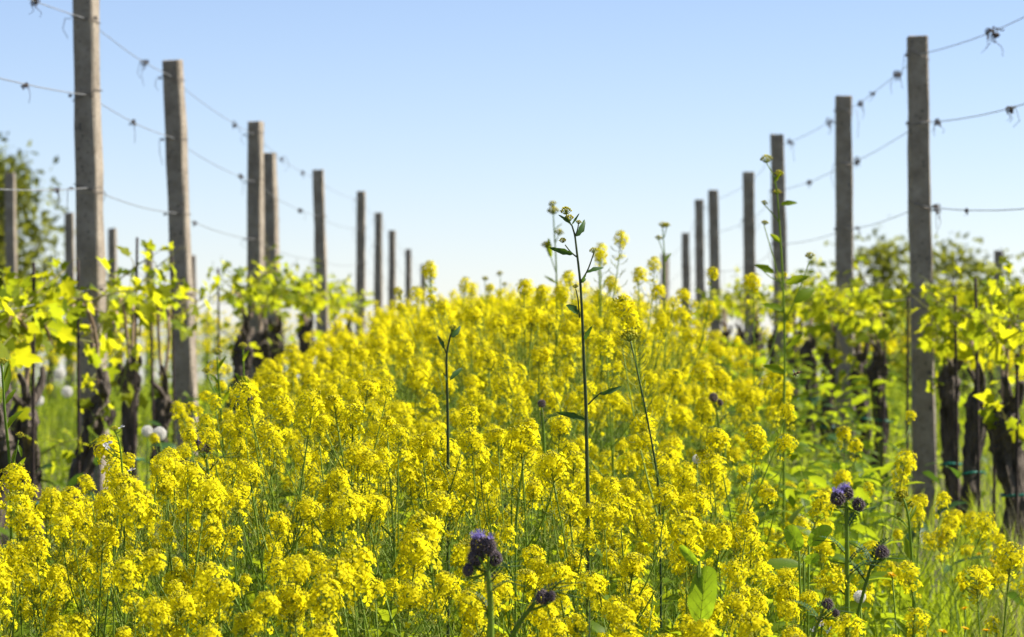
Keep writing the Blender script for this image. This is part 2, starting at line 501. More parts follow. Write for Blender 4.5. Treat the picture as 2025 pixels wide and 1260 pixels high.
# distance, pixel of the top centre, pixel x of the foot, z-rotation, label
LEFT = [
    (12.95, 166, -6, 190, -15, 'nearest tall grey concrete post of the left row, cut by the top edge'),
    (16.1, 340, 118, 376, -15, 'second grey concrete post of the left row, leaning slightly left'),
    (21.0, 503, 240, 508, -17, 'third grey concrete post of the left row, a leaning post close behind'),
    (22.9, 529, 302, 548, -18, 'tilted concrete post standing close behind the third left post'),
    (27.4, 629, 336, 642, -6, 'fifth concrete post of the left row with a stub of wire'),
    (34.5, 714, 378, 712, -6, 'sixth post of the left row, thin and dark against the sky'),
    (39.0, 749, 421, 747, -6, 'seventh post of the left row above the yellow flowers'),
    (43.0, 776, 456, 775, -6, 'eighth post of the left row above the yellow flowers'),
    (49.0, 807, 493, 808, -6, 'ninth post of the left row, short above the flowers'),
    (56.0, 837, 523, 838, -6, 'farthest and shortest post of the left row'),
]
RIGHT = [
    (14.6, 1813, 72, 1829, 3, 'nearest and tallest grey concrete post of the right row'),
    (18.6, 1669, 190, 1672, 4, 'second concrete post of the right row'),
    (22.6, 1537, 266, 1550, 4, 'third concrete post of the right row with a weed stalk before it'),
    (26.6, 1480, 341, 1486, 4, 'fourth concrete post of the right row'),
    (30.6, 1410, 376, 1418, 4, 'fifth concrete post of the right row'),
    (34.6, 1383, 395, 1386, 4, 'sixth concrete post of the right row, close beside the fifth'),
    (38.6, 1356, 461, 1358, 4, 'seventh, thin short post of the right row'),
    (42.6, 1316, 503, 1314, 30, 'farthest stubby dark post of the right row'),
]
OUTER = [
    (29.0, 20, 342, 26, -6, 'concrete post of the next row at the left edge before the tree'),
    (33.0, 137, 421, 140, -6, 'thin concrete post of the next row just left of the nearest post'),
    (37.0, 222, 452, 224, -6, 'thin post of the next row right of the nearest left post'),
    (40.5, 295, 485, 297, -6, 'short thin post of the next row left of the second left post'),
    (45.0, 381, 505, 383, -6, 'faint post of the next row just behind the second left post'),
    (36.0, 1975, 496, 1976, 5, 'lone thin dark post of the next row near the right edge'),
    (33.0, 1878, 560, 1880, 5, 'grey post of the next row low between the right leaves'),
]
tie_cache = {}
def make_post(spec, idx, group, wires=True):
    d, px, py, bx, rz, label = spec
    top = P(px, py, d); foot_x = (bx - VX) * d / FPX; zb = gz(foot_x, d)
    H = top[2] - zb
    leanx = (top[0] - foot_x) / H
    root = link('concrete_post', post_mesh(H, 0.094, 0.080, 0.86, idx), loc=(foot_x, d, zb),
                rot=Euler((random.uniform(-.008, .008), math.atan(leanx), R(rz))))
    tag(root, label, 'post', group)
    if wires:
        for k, wz in enumerate(WIRES):
            if k == 0 and d > 24 or wz > H - 0.03 and k: continue
            hw = 0.047 - 0.007 * wz / H
            tm = tie_mesh(hw, hw * 0.86, idx * 10 + k, (1, 2, 0, 1)[(idx + k) % 4])
            link('wire_tie', tm, root, (0, 0, H - (2.0 - wz)))
    return top, foot_x, zb, H

LP = [make_post(s, i, 'concrete posts of the left row') for i, s in enumerate(LEFT)]
RP = [make_post(s, 20 + i, 'concrete posts of the right row') for i, s in enumerate(RIGHT)]
for i, s in enumerate(OUTER): make_post(s, 40 + i, 'concrete posts of the neighbouring rows', False)

wire_pts = {}
def make_wire(specs, posts, k, row, rx, near):
    wz = WIRES[k]; g = G(); knots = [np.array([rx, near, 0.0])]
    knots = []
    for s, (top, fx, zb, H) in zip(specs, posts):
        if s[0] in (22.9,): continue
        u = (H - 2.0 + wz) / H
        side = 0.052 * (1 if rx < 0 else -1) * 0
        knots.append(np.array([fx + (top[0] - fx) * u + side, s[0] - 0.042, zb + H - 2.0 + wz]))
    first = knots[0] + np.array([0, near - knots[0][1], -0.115])
    second = first + np.array([0, -4.2, -0.16])
    knots = [second, first] + knots
    pts = []
    for a_, b_ in zip(knots[:-1], knots[1:]):
        for j in range(10):
            u = j / 10.0
            p = a_ * (1 - u) + b_ * u
            p = p + np.array([0.004 * math.sin(7 * u + a_[1]), 0, -0.020 * 4 * u * (1 - u) * (b_[1] - a_[1]) / 4.0])
            pts.append(p)
    pts.append(knots[-1])
    pts = np.array(pts); wire_pts[(row, k)] = pts
    g.tube(pts, 0.0018, 4)
    o = link('trellis_wire', mesh_from('trellis_wire', g.arr(), ['wire']))
    nm = ('lowest', 'second lowest', 'second highest', 'top')[k]
    tag(o, '%s thin steel wire strung along the %s row of posts' % (nm, row), 'wire', 'trellis wires')
for k in range(4):
    make_wire(LEFT, LP, k, 'left', LEFT_X, 8.8)
    make_wire(RIGHT, RP, k, 'right', RIGHT_X, 10.6)

def on_wire(row, k, px):
    pts = wire_pts[(row, k)]
    xs = VX + pts[:, 0] * FPX / pts[:, 1]
    order = np.argsort(xs)
    return np.array([np.interp(px, xs[order], pts[order, j]) for j in range(3)])

def tendril(row, k, px, size, tails, label, seed):
    random.seed(seed); size *= random.uniform(.6, .95); g = G(); p = on_wire(row, k, px)
    for j in range(12):      # matted curls round the wire
        ax = RNG.normal(0, 1, 3); ax /= np.linalg.norm(ax); f3 = frame(ax, 0); rr = random.uniform(.002, .008); c = RNG.normal(0, .0035, 3) * np.array([1, 1.6, 1]) + np.array([0, 0, -.003])
        q = [(c + f3 @ np.array([.002 * t, rr * math.cos(t) * (1 - .1 * t), rr * math.sin(t)])) * size for t in np.linspace(0, random.uniform(2.5, 6), 8)]
        g.tube(q, 0.0016 * size ** 0.5, 4)
    for j in range(tails):
        L = random.uniform(0.03, 0.085) * size; dx = random.uniform(-0.5, 0.5)
        if random.random() < .45:    # short springy curl
            q = [(dx * L * .5 * t + .006 * math.cos(9 * t), .006 * math.sin(9 * t), -.45 * L * t) for t in np.linspace(0, 1, 9)]
        else:
            q = [(0, 0, 0), (dx * L * 0.6, 0.01 * random.uniform(-1, 1), random.uniform(-.3, .2) * L), (dx * L, 0.01, -0.45 * L), (dx * L * random.uniform(.3, 1.5), 0.0, -L * random.uniform(.6, 1.0))]
        g.tube(q, np.linspace(.0016, .0008, len(q)), 4)
    o = link('dried_tendril', mesh_from('dried_tendril', g.arr(), ['tendril']), loc=p)
    tag(o, label, 'tendril', 'dried vine tendrils on the wires')

TEND = [
    ('left', 3, 70, 2.2, 2, 'large dark dried tendril with two tails on top wire at the left corner'),
    ('left', 2, 50, 1.3, 1, 'small dried tendril knot on the wire left of the nearest left post'),
    ('left', 1, 112, 1.5, 2, 'dried tendril hanging from the lower wire left of the nearest left post'),
    ('left', 2, 263, 1.3, 1, 'hooked dried tendril on the wire between the first two left posts'),
    ('left', 3, 287, 1.5, 2, 'dried tendril on the top wire between the first two left posts'),
    ('left', 3, 464, 1.5, 1, 'tiny dark tendril on the top wire before the third left post'),
    ('left', 2, 475, 1.8, 1, 'faint tendril on the wire just before the third left post'),
    ('left', 1, 385, 1.5, 1, 'small tendril on the lower wire right of the second left post'),
    ('left', 3, 556, 2.0, 2, 'tendril on the top wire right of the paired left posts'),
    ('left', 3, 598, 2.0, 1, 'tendril on the top wire left of the fifth left post'),
    ('left', 2, 592, 2.0, 1, 'tendril on the second wire left of the fifth left post'),
    ('right', 3, 1962, 2.6, 3, 'large bushy dried tendril on top wire at the upper right'),
    ('right', 2, 1995, 1.8, 3, 'spiky dried tendril on the second wire at the right edge'),
    ('right', 1, 1912, 1.4, 1, 'small dark tendril on the lower wire right of the nearest post'),
    ('right', 2, 1856, 1.8, 3, 'dried tendril with long tails beside the nearest right post'),
    ('right', 1, 1850, 1.6, 3, 'dried tendril drooping from the lower wire by the nearest right post'),
    ('right', 3, 1772, 2.2, 3, 'dried tendril on top wire just left of the nearest right post'),
    ('right', 3, 1726, 1.6, 1, 'small tendril on top wire midway between the nearest right posts'),
    ('right', 3, 1702, 2.0, 2, 'tendril on top wire right beside the second right post'),
    ('right', 2, 1694, 1.8, 2, 'tendril on the second wire right beside the second right post'),
    ('right', 3, 1640, 2.4, 3, 'tendril on top wire left of the second right post'),
    ('right', 2, 1600, 2.2, 2, 'tendril on the second wire between second and third right posts'),
    ('right', 3, 1563, 2.2, 2, 'tendril on top wire right beside the third right post'),
    ('right', 1, 1697, 1.8, 2, 'tendril on the lower wire right beside the second right post'),
]
for i, tspec in enumerate(TEND): tendril(*tspec, seed=100 + i)

# ------------------------------------------------------------------ grape vines
def vine_leaf_arr(seed):
    """palmate, toothed, five-lobed leaf; stalk end at the origin, tip along +x"""
    rg = random.Random(seed); g = G()
    lob = [(-2.75, .26), (-2.3, .52), (-2.0, .60), (-1.72, .46), (-1.35, .66), (-1.05, .82), (-0.8, .70), (-0.55, .56), (-0.3, .84), (0, 1.06),
           (0.3, .84), (0.55, .56), (0.8, .70), (1.05, .82), (1.35, .66), (1.72, .46), (2.0, .60), (2.3, .52), (2.75, .26)]
    v = [(0.30, 0, -0.02), (0, 0, 0)]
    for a, r in lob:
        r *= rg.uniform(0.92, 1.08)
        x = 0.30 + r * 0.62 * math.cos(a); y = r * 0.66 * math.sin(a)
        v.append((x, y, 0.16 * abs(y) - 0.28 * max(0, x - 0.3) ** 2 + rg.uniform(-.035, .035)))
    t = [(0, 2 + i, 3 + i) for i in range(len(lob) - 1)] + [(0, 1, 2), (0, 2 + len(lob) - 1, 1)]
    g.add(v, t, 0)
    return g.arr()
VLEAF = [mesh_from('vine_leaf', vine_leaf_arr(s), ['vine_leaf']) for s in range(5)]

def make_shoot_proto(seed):
    random.seed(seed); g = G()
    L = random.uniform(0.10, 0.28); nn = int(L / 0.036) + 2
    bend = np.array([random.uniform(-.3, .3), random.uniform(-.3, .3), 0])
    pts = np.array([np.array([0, 0, L * u]) + bend * L * u * u for u in np.linspace(0, 1, nn)])
    g.tube(pts, np.linspace(0.0038, 0.0016, nn), 5)
    leaves = []
    for i in range(nn):
        az = i * math.pi + random.uniform(-.6, .6) + seed
        out = np.array([math.cos(az), math.sin(az), random.uniform(0.1, 0.7)])
        pl = random.uniform(0.03, 0.06) * (1 - 0.5 * i / nn)
        e = pts[i] + out / np.linalg.norm(out) * pl
        g.tube([pts[i], pts[i] * .5 + e * .5 + np.array([0, 0, .004]), e], [0.0016, 0.0013, 0.0011], 4)
        size = (0.087 - 0.050 * (i / nn) ** 1.5) * random.uniform(0.75, 1.1)
        d_ = np.array([out[0], out[1], random.uniform(-0.9, 0.2)])
        leaves.append((e, euler_of(frame(d_, random.uniform(-.6, .6))), size, random.randrange(5)))
        if i == nn - 1:
            for q in range(2):
                leaves.append((e, euler_of(frame(RNG.normal(0, 1, 3) + np.array([0, 0, 1.0]), random.uniform(0, 6))), 0.034, random.randrange(5)))
    # curling tendril
    e = pts[-1]
    g.tube([e, e + np.array([.01, 0, .03]), e + np.array([.025, .01, .045]), e + np.array([.03, .01, .035])], [.0012, .001, .0009, .0006], 4)
    return mesh_from('shoot', g.arr(), ['shoot']), leaves
SHOOTS = [make_shoot_proto(s) for s in range(9)]

def trunk_mesh(pts, rads, seed):
    rg = np.random.default_rng(seed); g = G()
    pts = np.asarray(pts, float)
    t = np.linspace(0, 1, len(pts)); tt = np.linspace(0, 1, 34)
    sp = np.stack([np.interp(tt, t, pts[:, j]) for j in range(3)], 1)
    ker = np.array([1, 2, 3, 2, 1]) / 9.0
    for j in range(3):
        pad = np.concatenate([[sp[0, j]] * 2, sp[:, j], [sp[-1, j]] * 2]); sp[:, j] = np.convolve(pad, ker, 'valid')
    rr = np.interp(tt, t, rads)
    n0 = g.n
    g.tube(sp, rr, 20, 0)
    v = g.V[-1]
    nv = len(tt) * 20
    a_ = np.tile(np.arange(20) * 2 * math.pi / 20, len(tt)); z_ = np.repeat(tt, 20)
    amp = 0.12 * np.sin(3 * a_ + 7 * z_ + seed) + 0.10 * np.sin(7 * a_ - 11 * z_ + 2 * seed) + 0.13 * np.sin(21 * z_ + 2 * a_ + seed) + rg.normal(0, 0.09, nv)
    cen = np.repeat(sp, 20, axis=0)
    v[:nv] = cen + (v[:nv] - cen) * (1 + amp[:, None])
    for k in range(26):      # loose strips of bark
        i = rg.integers(2, 24); az = rg.uniform(0, 6.28); ln = int(rg.integers(3, 8)); q = []
        for j in range(ln):
            ring = v[(i + j) * 20:(i + j + 1) * 20]; b = ring[int(az / 6.2832 * 20) % 20]
            q.append(sp[i + j] + (b - sp[i + j]) * (1.02 + 0.10 * rg.uniform() * (j in (0, ln - 1))))
        g.tube(q, rg.uniform(0.002, 0.0045), 4)
    return mesh_from('trunk', g.arr(), ['bark'], False)

def ring_mesh(r, thick, mat, seed):
    random.seed(seed); g = G()
    n = 14
    g.tube([(r * math.cos(a), r * math.sin(a) * 1.05, 0.006 * math.sin(a + seed)) for a in np.linspace(0, 2 * math.pi, n)], thick, 5, cap=False)
    g.tube([(r, 0, 0), (r + .012, -.004, .004), (r + .02, -.008, -.008)], [thick, thick * .8, thick * .5], 4)
    return mesh_from('tie', g.arr(), [mat])

def make_vine(x, y, label, seed, lean=(0, 0), head_h=0.60, thk=0.05, n_shoots=8, tie=True, individual=True, group='', span=0.5, canes=2, low=0):
    random.seed(seed); zb = gz(x, y); thick = thk * .74; n_shoots = int(n_shoots * 1.22)
    root = link('grape_vine', None, loc=(x, y, zb)); tag(root, label, 'vine', group)
    hx, hy = lean
    mid = (hx * 0.25 + random.uniform(-.03, .03), hy * 0.3, head_h * 0.45)
    pts = [(0, 0, -0.06), (random.uniform(-.015, .015), 0, head_h * 0.2), mid, (hx * 0.75, hy * 0.7, head_h * 0.78), (hx, hy, head_h * 0.95), (hx * 1.1, hy, head_h + 0.05)]
    tr = link('trunk', trunk_mesh(pts, [thick * 1.15, thick * 0.95, thick * 0.85, thick * 1.0, thick * 1.3, thick * 0.5], seed), root)
    head = np.array([hx, hy, head_h])
    for k in range(3):     # knobbly spurs and arms
        s_ = (-1, 1)[k % 2]; g = G()
        e = head + np.array([random.uniform(-.05, .05), s_ * random.uniform(.06, .14), random.uniform(.05, .16)])
        g.tube(bez(head, (head + e) / 2 + np.array([0.03, 0, -.01]), e, 6), np.linspace(thick * .5, thick * .24, 6), 8, noise=.25)
        link('arm', mesh_from('arm', g.arr(), ['bark'], False), root)
    if tie:
        link('tie', ring_mesh(thick * 1.25, 0.0045, 'green_tie', seed), root, (mid[0] * 0.9, mid[1], head_h * 0.45 + random.uniform(-.06, .06)))
    wz = 0.89 if x < 0 else 0.82
    sites = []
    for k in range(canes):
        s_ = (-1, 1)[k % 2]
        e1 = np.array([random.uniform(-.03, .03) - x * 0 , s_ * 0.16 + hy, wz + random.uniform(0, .07)])
        e1[0] += hx * 0.3
        e2 = np.array([random.uniform(-.03, .03), s_ * span + hy, wz - 0.02 + random.uniform(-.10, .03)])
        c1 = bez(head + np.array([0, s_ * .04, .06]), np.array([hx + random.uniform(-.05, .05), hy + s_ * .02, wz - .02]), e1, 6)
        c2 = bez(e1, (e1 + e2) / 2 + np.array([random.uniform(-.03, .03), 0, .03]), e2, 7)
        path = np.vstack([c1, c2[1:]]); g = G()
        g.tube(path, np.linspace(0.0075, 0.0045, len(path)), 6, noise=.12)
        link('cane', mesh_from('cane', g.arr(), ['cane']), root)
        sites += [path[i] for i in range(2, len(path))]
    for k in range(low + 2): sites.append(head + np.array([random.uniform(-.08, .08), random.uniform(-.1, .1), random.uniform(-.15, .05)]))
    fol = G() if not individual else None
    for k in range(n_shoots):
        p = sites[int((k + random.random()) / n_shoots * len(sites)) % len(sites)]
        me, leaves = SHOOTS[random.randrange(len(SHOOTS))]
        rot = Euler((random.uniform(-1.25, 1.25), random.uniform(-1.25, 1.25), random.uniform(0, 6.28)))
        sc = random.uniform(0.8, 1.2)
        if individual:
            so = link('shoot', me, root, p, rot, sc)
            for (e, r, s_, mi) in leaves:
                link('leaf', VLEAF[mi], so, e, r, s_)
        else:
            Mx = np.array(rot.to_matrix()) * sc
            for (e, r, s_, mi) in leaves:
                Lm = np.array(Euler(r).to_matrix()) * s_
                fol.addg(VARR[mi], Mx @ Lm, Mx @ e + p)
    if not individual:
        tag(link('foliage', mesh_from('foliage', fol.arr(), ['vine_leaf_far']), root), kind='stuff')
    return root
M['vine_leaf_far'] = leaf_mat('vine_leaf_far', (0.11, 0.17, 0.012), (0.25, 0.28, 0.016), (0.76, 0.73, 0.013), 0.60, 0.42, 0.35, 'island', 25, (0.38, 0.46, 0.014))
VARR = [vine_leaf_arr(s) for s in range(5)]

ORD = ['first', 'second', 'third', 'fourth', 'fifth', 'sixth', 'seventh', 'eighth', 'ninth', 'tenth', 'eleventh', 'twelfth', 'thirteenth',
       'fourteenth', 'fifteenth', 'sixteenth', 'seventeenth', 'eighteenth', 'nineteenth', 'twentieth']
def px_x(px, d): return (px - VX) * d / FPX
GL, GR = 'grape vines of the left row', 'grape vines of the right row'
# near left vines: pixel x of the foot, distance, lean of the head (m), extra label
make_vine(px_x(2, 11.0), 11.0, 'dark trunked vine at the left edge behind the flowers', 201, (-.02, .02), .58, .055, 9, True, True, GL)
make_vine(px_x(58, 11.6), 11.6, 'vine with thin rod left of the crooked trunk', 202, (-.02, .03), .60, .05, 9, True, True, GL, low=3)
make_vine(px_x(146, 12.6), 12.6, 'crooked dark vine leaning right against the nearest left post', 203, (.085, .03), .57, .052, 9, True, True, GL, low=2)
make_vine(px_x(262, 14.4), 14.4, 'upright dark vine between the first two left posts', 204, (-.01, .0), .64, .042, 9, True, True, GL)
make_vine(px_x(312, 15.3), 15.3, 'vine just left of the second left post with leaves hanging low', 205, (.02, .02), .50, .045, 9, True, True, GL, low=3)
make_vine(px_x(468, 19.3), 19.3, 'dark vine just left of the third left post', 206, (.03, .0), .66, .055, 9, True, True, GL, span=.4)
make_vine(px_x(515, 20.6), 20.6, 'leafy vine in front of the paired left posts', 207, (.0, .0), .66, .055, 11, True, True, GL)
make_vine(px_x(548, 21.9), 21.9, 'leafy vine right of the paired left posts', 208, (.0, .0), .68, .05, 11, True, True, GL)
make_vine(px_x(605, 24.3), 24.3, 'vine with dark trunk just left of the fifth left post', 209, (.0, .0), .68, .055, 10, True, True, GL)
for i, d in enumerate((26.2, 28.3, 30.2, 32.2)):
    make_vine(LEFT_X, d, '%s vine of the left row beyond the fifth left post' % ORD[i], 220 + i, (.0, .0), .68, .05, 9, False, d < 30, GL)
# near right vines
make_vine(px_x(2005, 12.1), 12.1, 'thick dark vine trunk at the right edge', 240, (-.03, .02), .56, .062, 12, True, True, GR, low=2)
make_vine(px_x(1905, 13.4), 13.4, 'dark bent vine just right of the nearest right post', 241, (.06, .02), .56, .046, 14, True, True, GR)
make_vine(px_x(1880, 14.5), 14.4, 'leafy vine close behind the nearest right post', 242, (-.02, .0), .62, .045, 10, True, True, GR)
make_vine(px_x(1735, 16.6), 16.6, 'vine left of the nearest right post', 243, (.0, .0), .62, .045, 12, True, True, GR, low=2)
make_vine(px_x(1700, 17.6), 17.6, 'vine just right of the second right post', 244, (.0, .0), .60, .05, 12, True, True, GR)
make_vine(px_x(1640, 18.9), 18.9, 'dark trunked vine just left of the second right post', 245, (.02, .0), .60, .06, 11, True, True, GR)
make_vine(px_x(1600, 20.2), 20.2, 'vine halfway between second and third right posts', 246, (.0, .0), .62, .05, 11, True, True, GR)
make_vine(px_x(1570, 21.6), 21.6, 'vine just right of the third right post', 247, (.0, .0), .62, .05, 10, True, True, GR)
for i, d in enumerate((23.2, 25.0, 27.0, 29.0, 31.0, 33.0)):
    make_vine(RIGHT_X, d, '%s vine of the right row beyond the third right post' % ORD[i], 260 + i, (.0, .0), .62, .05, 8, False, d < 28, GR)
# vines of the neighbouring rows, seen through the gaps
for i, (px, d) in enumerate(((60, 28.0), (105, 30.0), (180, 34.0), (235, 36.0), (300, 40.0), (350, 43.0), (410, 47.0))):
    make_vine(px_x(px, d), d, '%s blurred vine of the next row, counted from the left edge' % ORD[i], 280 + i, (.0, .0), .6, .05, 12, False, False, 'vines of the neighbouring left row')
for i, (px, d) in enumerate(((2015, 27.0), (1960, 29.0), (1905, 31.0), (1860, 33.0), (1760, 38.0))):
    make_vine(px_x(px, d), d, '%s blurred vine of the next row, counted from the right edge' % ORD[i], 290 + i, (.0, .0), .6, .05, 14, False, False, 'vines of the neighbouring right row')

def make_stake(px, d, top_py, label, seed):
    random.seed(seed); x = px_x(px, d); zb = gz(x, d); top = P(px, top_py, d)[2] - zb
    g = G(); lx = random.uniform(-.02, .02)
    zs = np.linspace(-0.1, top, 18)
    g.tube([(lx * z / top, 0, z) for z in zs], [0.0062 if i % 2 else 0.0055 for i in range(18)], 6)
    o = link('metal_stake', mesh_from('metal_stake', g.arr(), ['rust']), loc=(x, d, zb))
    tag(o, label, 'stake', 'thin rods beside the vines')
for i, (px, d, ty, lb) in enumerate((
    (64, 11.5, 520, 'dark rod before the vine left of the crooked trunk'), (156, 12.5, 515, 'dark rod in front of the nearest left post'),
    (262, 14.3, 470, 'thin rod standing up through leaves between the first two left posts'), (306, 15.2, 560, 'thin rod just left of the second left post'),
    (346, 16.0, 508, 'thin pale rod touching the second left post'), (436, 18.4, 530, 'lone dark rod in the gap between second and third left posts'),
    (492, 20.4, 540, 'thin rod beside the third left post'),
    (1793, 14.9, 585, 'thin rod at the left side of the nearest right post'), (1895, 13.3, 585, 'dark rod beside the bent right vine'),
    (1938, 13.0, 550, 'dark rod amid leaves right of the bent vine'), (2010, 12.0, 610, 'black rod at the right edge amid leaves'),
    (1745, 16.5, 610, 'dark rod left of the nearest right post'), (1640, 18.8, 690, 'dark rod left of the second right post'), (1965, 12.5, 800, 'rod between the two right trunks'))):
    make_stake(px, d, ty, lb, 300 + i)

# ------------------------------------------------------------------ mustard plants
HSPEC = [(50, .0185, .034, 5, 14, .25), (44, .0175, .044, 8, 12, .35), (30, .013, .024, 3, 24, .25), (46, .0195, .030, 6, 18, .3), (30, .017, .038, 9, 10, .45), (56, .0195, .038, 5, 14, .25),
         (40, .016, .034, 6, 20, .3), (50, .018, .046, 9, 12, .35), (22, .012, .022, 4, 26, .3), (42, .019, .032, 9, 14, .4), (54, .0195, .040, 6, 12, .3), (32, .0165, .030, 8, 16, .45)]
HEADS = [mesh_from('flower_head', head_arr(n_, r_, h_, 0, t_, b_, q_), ['petal', 'bud', 'pedicel', 'stem']) for (n_, r_, h_, t_, b_, q_) in HSPEC]
LODH = [head_arr(n_ - 2, r_ * 1.05, h_ * 1.05, 1, t_ // 2, 4, q_) for (n_, r_, h_, t_, b_, q_) in [(28, .0185, .034, 4, 0, .25), (30, .0195, .032, 3, 0, .25), (24, .017, .04, 5, 0, .35), (28, .0185, .042, 4, 0, .3), (18, .013, .024, 2, 0, .3), (26, .019, .03, 6, 0, .35)]]
LEAFM = [mesh_from('leaf', leaf_arr(0.10, 0.032, 6, 0.3, 0.5 + 0.2 * i, 0.3, 0.25), ['leaf']) for i in range(3)]

def plant_proto(seed, kind='full'):
    """unit-height (1 m) mustard plant: returns stem arr, pods arr, heads [(loc, dir, scale)], leaves"""
    random.seed(seed); s = G(); p = G(); heads = []; leaves = []
    lean = np.array([random.uniform(-.10, .10), random.uniform(-.10, .10), 0])
    top = np.array([0, 0, 1.0]) + lean
    c = np.array([random.uniform(-.05, .05), random.uniform(-.05, .05), 0.5])
    main = bez(np.zeros(3), c, top, 12)
    s.tube(main, np.linspace(0.0042, 0.0015, 12), 6)
    ax = main[-1] - main[-3]
    heads.append((top, ax / np.linalg.norm(ax), random.uniform(0.95, 1.2)))
    pod_arrs(p, top, ax, random.uniform(0.14, 0.28), random.randrange(24, 38))
    nb = random.randrange(3, 7)
    for i in range(nb):
        u = 0.42 + 0.42 * (i + random.random() * 0.6) / nb
        j = u * 11; k = int(j); st = main[k] * (1 - (j - k)) + main[k + 1] * (j - k)
        az = i * 2.4 + random.uniform(-.5, .5)
        L = (1.0 - u) * random.uniform(0.55, 1.05) + 0.08
        out = np.array([math.cos(az), math.sin(az), 0])
        e = st + out * L * random.uniform(0.32, 0.55) + np.array([0, 0, L * random.uniform(0.75, 0.95)])
        br = bez(st, st + out * L * 0.32 + np.array([0, 0, L * 0.3]), e, 7)
        s.tube(br, np.linspace(0.0022, 0.0010, 7), 5)
        bx_ = br[-1] - br[-2]; bx_ /= np.linalg.norm(bx_)
        heads.append((e, bx_, random.uniform(0.65, 1.08)))
        pod_arrs(p, e, bx_, L * random.uniform(0.4, 0.75), random.randrange(13, 24))
        leaves.append((st, frame(out + np.array([0, 0, .5]), random.uniform(-.4, .4)), random.uniform(.5, .9)))
    for i in range(3):
        u = random.uniform(.25, .6); st = main[int(u * 11)]
        az = random.uniform(0, 6.28)
        leaves.append((st, frame((math.cos(az), math.sin(az), .6), random.uniform(-.4, .4)), random.uniform(.8, 1.3)))
    return s.arr(), p.arr(), heads, leaves
PROTO = [plant_proto(400 + i) for i in range(12)]
PSTEM = [mesh_from('stem', pr[0], ['stem']) for pr in PROTO]
PPODS = [mesh_from('seed_pods', pr[1], ['pod']) for pr in PROTO]

def place_mustard(x, y, h, idx, label, group, rz=None, nleaf=2):
    pr = PROTO[idx]
    rz = random.uniform(0, 6.28) if rz is None else rz
    root = link('mustard_plant', None, loc=(x, y, gz(x, y) - 0.01), rot=(random.uniform(-.05, .05), random.uniform(-.05, .05), rz))
    tag(root, label, 'mustard plant', group)
    sc = (h, h, h)
    link('stem', PSTEM[idx], root, scale=sc)
    tag(link('seed_pods', PPODS[idx], root, scale=sc), kind='stuff')
    for (loc, d, s_) in pr[2]:
        k = s_ * random.triangular(0.7, 1.25, 1.0)
        link('flower_head', HEADS[random.randrange(12)], root, loc * h, euler_of(zdir_frame(d, random.uniform(0, 6.28))), k * .97)
    for (loc, f3, s_) in pr[3][:nleaf]:
        link('leaf', LEAFM[random.randrange(3)], root, loc * h, euler_of(f3), s_ * h)
    return root

def place_top(px, py, d, idx, label, group=None, nleaf=2):
    """a plant whose main head stands where the given line of sight reaches distance d"""
    top = P(px, py, d); pr = PROTO[idx]
    h0 = top[2] - 0.035
    rz = random.uniform(0, 6.28)
    off = pr[2][0][0]; c, s = math.cos(rz), math.sin(rz)
    h = h0 - gz(top[0], d)
    x = top[0] - h * (off[0] * c - off[1] * s); y = d - h * (off[0] * s + off[1] * c)
    h = (h0 - gz(x, y) + .01) / off[2]
    return place_mustard(x, y, h, idx, label, group, rz, nleaf)

# the strip of flowers: random field of stands
def strip_edges(y):
    le = np.interp(y, [4, 6, 7.5, 12, 20, 60], [-.8, -1.0, -.80, -.86, -1.0, -1.15]) + 0.06 * math.sin(y * 0.9)
    ri = np.interp(y, [4, 5, 8, 12, 20, 60], [.28, .34, .50, .66, .88, 1.1]) + 0.06 * math.sin(y * 1.3 + 1)
    return le, ri

# how high the stand reaches: nearly waist high in mid strip, knee high by the vines (profile across the strip)
PROF_N = ([0, 250, 400, 520, 650, 800, 1000, 1200, 1350, 1450, 1600, 1750, 1850, 2025], [970, 905, 875, 750, 755, 800, 840, 860, 865, 880, 930, 1000, 1000, 1070])
PROF_M = ([0, 400, 480, 560, 700, 900, 1350, 1450, 1550, 1700, 1850, 2025], [920, 850, 745, 695, 636, 592, 592, 680, 850, 930, 980, 1020])
PROF_F = ([0, 400, 560, 650, 900, 1300, 1400, 1450, 1520, 1600, 2025], [800, 700, 655, 616, 584, 584, 612, 650, 730, 820, 900])
def stand_limit(x, y):
    px = VX + x * FPX / y
    a_ = np.interp(px, *PROF_N); b_ = np.interp(px, *PROF_M); c_ = np.interp(px, *PROF_F)
    yy = a_ if y < 8 else (b_ if y < 15 else c_)
    return CAMH + (VY - yy) * y / FPX - gz(x, y) - .038

random.seed(11)
SHARED = 'yellow flowering mustard plant crowded in the near part of the strip between the vines'
GRP = 'near mustard plants'
cands = []
def try_add(lo, hi, n, fn_h, min_sep, store):
    tries = 0; cnt = 0
    while cnt < n and tries < n * 40:
        tries += 1
        y = math.sqrt(random.uniform(lo * lo, hi * hi)) if hi < 12 else random.uniform(lo, hi)
        le, ri = strip_edges(y)
        x = random.uniform(le, ri + 0.75)
        if x > ri and random.random() < (0.86 if y < 14 else 0.8): continue
        half = 1.06 * 1035 * y / FPX + 0.05
        if y < 9.5 and abs(x) > half: continue
        if any((x - a) ** 2 + (y - b) ** 2 < min_sep * min_sep for a, b, *_ in store[-400:]): continue
        h = fn_h(x, y, ri); lim = stand_limit(x, y)
        if h > lim: h = lim * (random.uniform(.78, 1.0) if random.random() < .93 or y < 9 else random.uniform(1.02, 1.09))
        if h < .34: continue
        if y < 12 and VX + x * FPX / y > 1720 and random.random() < .6: continue
        store.append((x, y, h)); cnt += 1
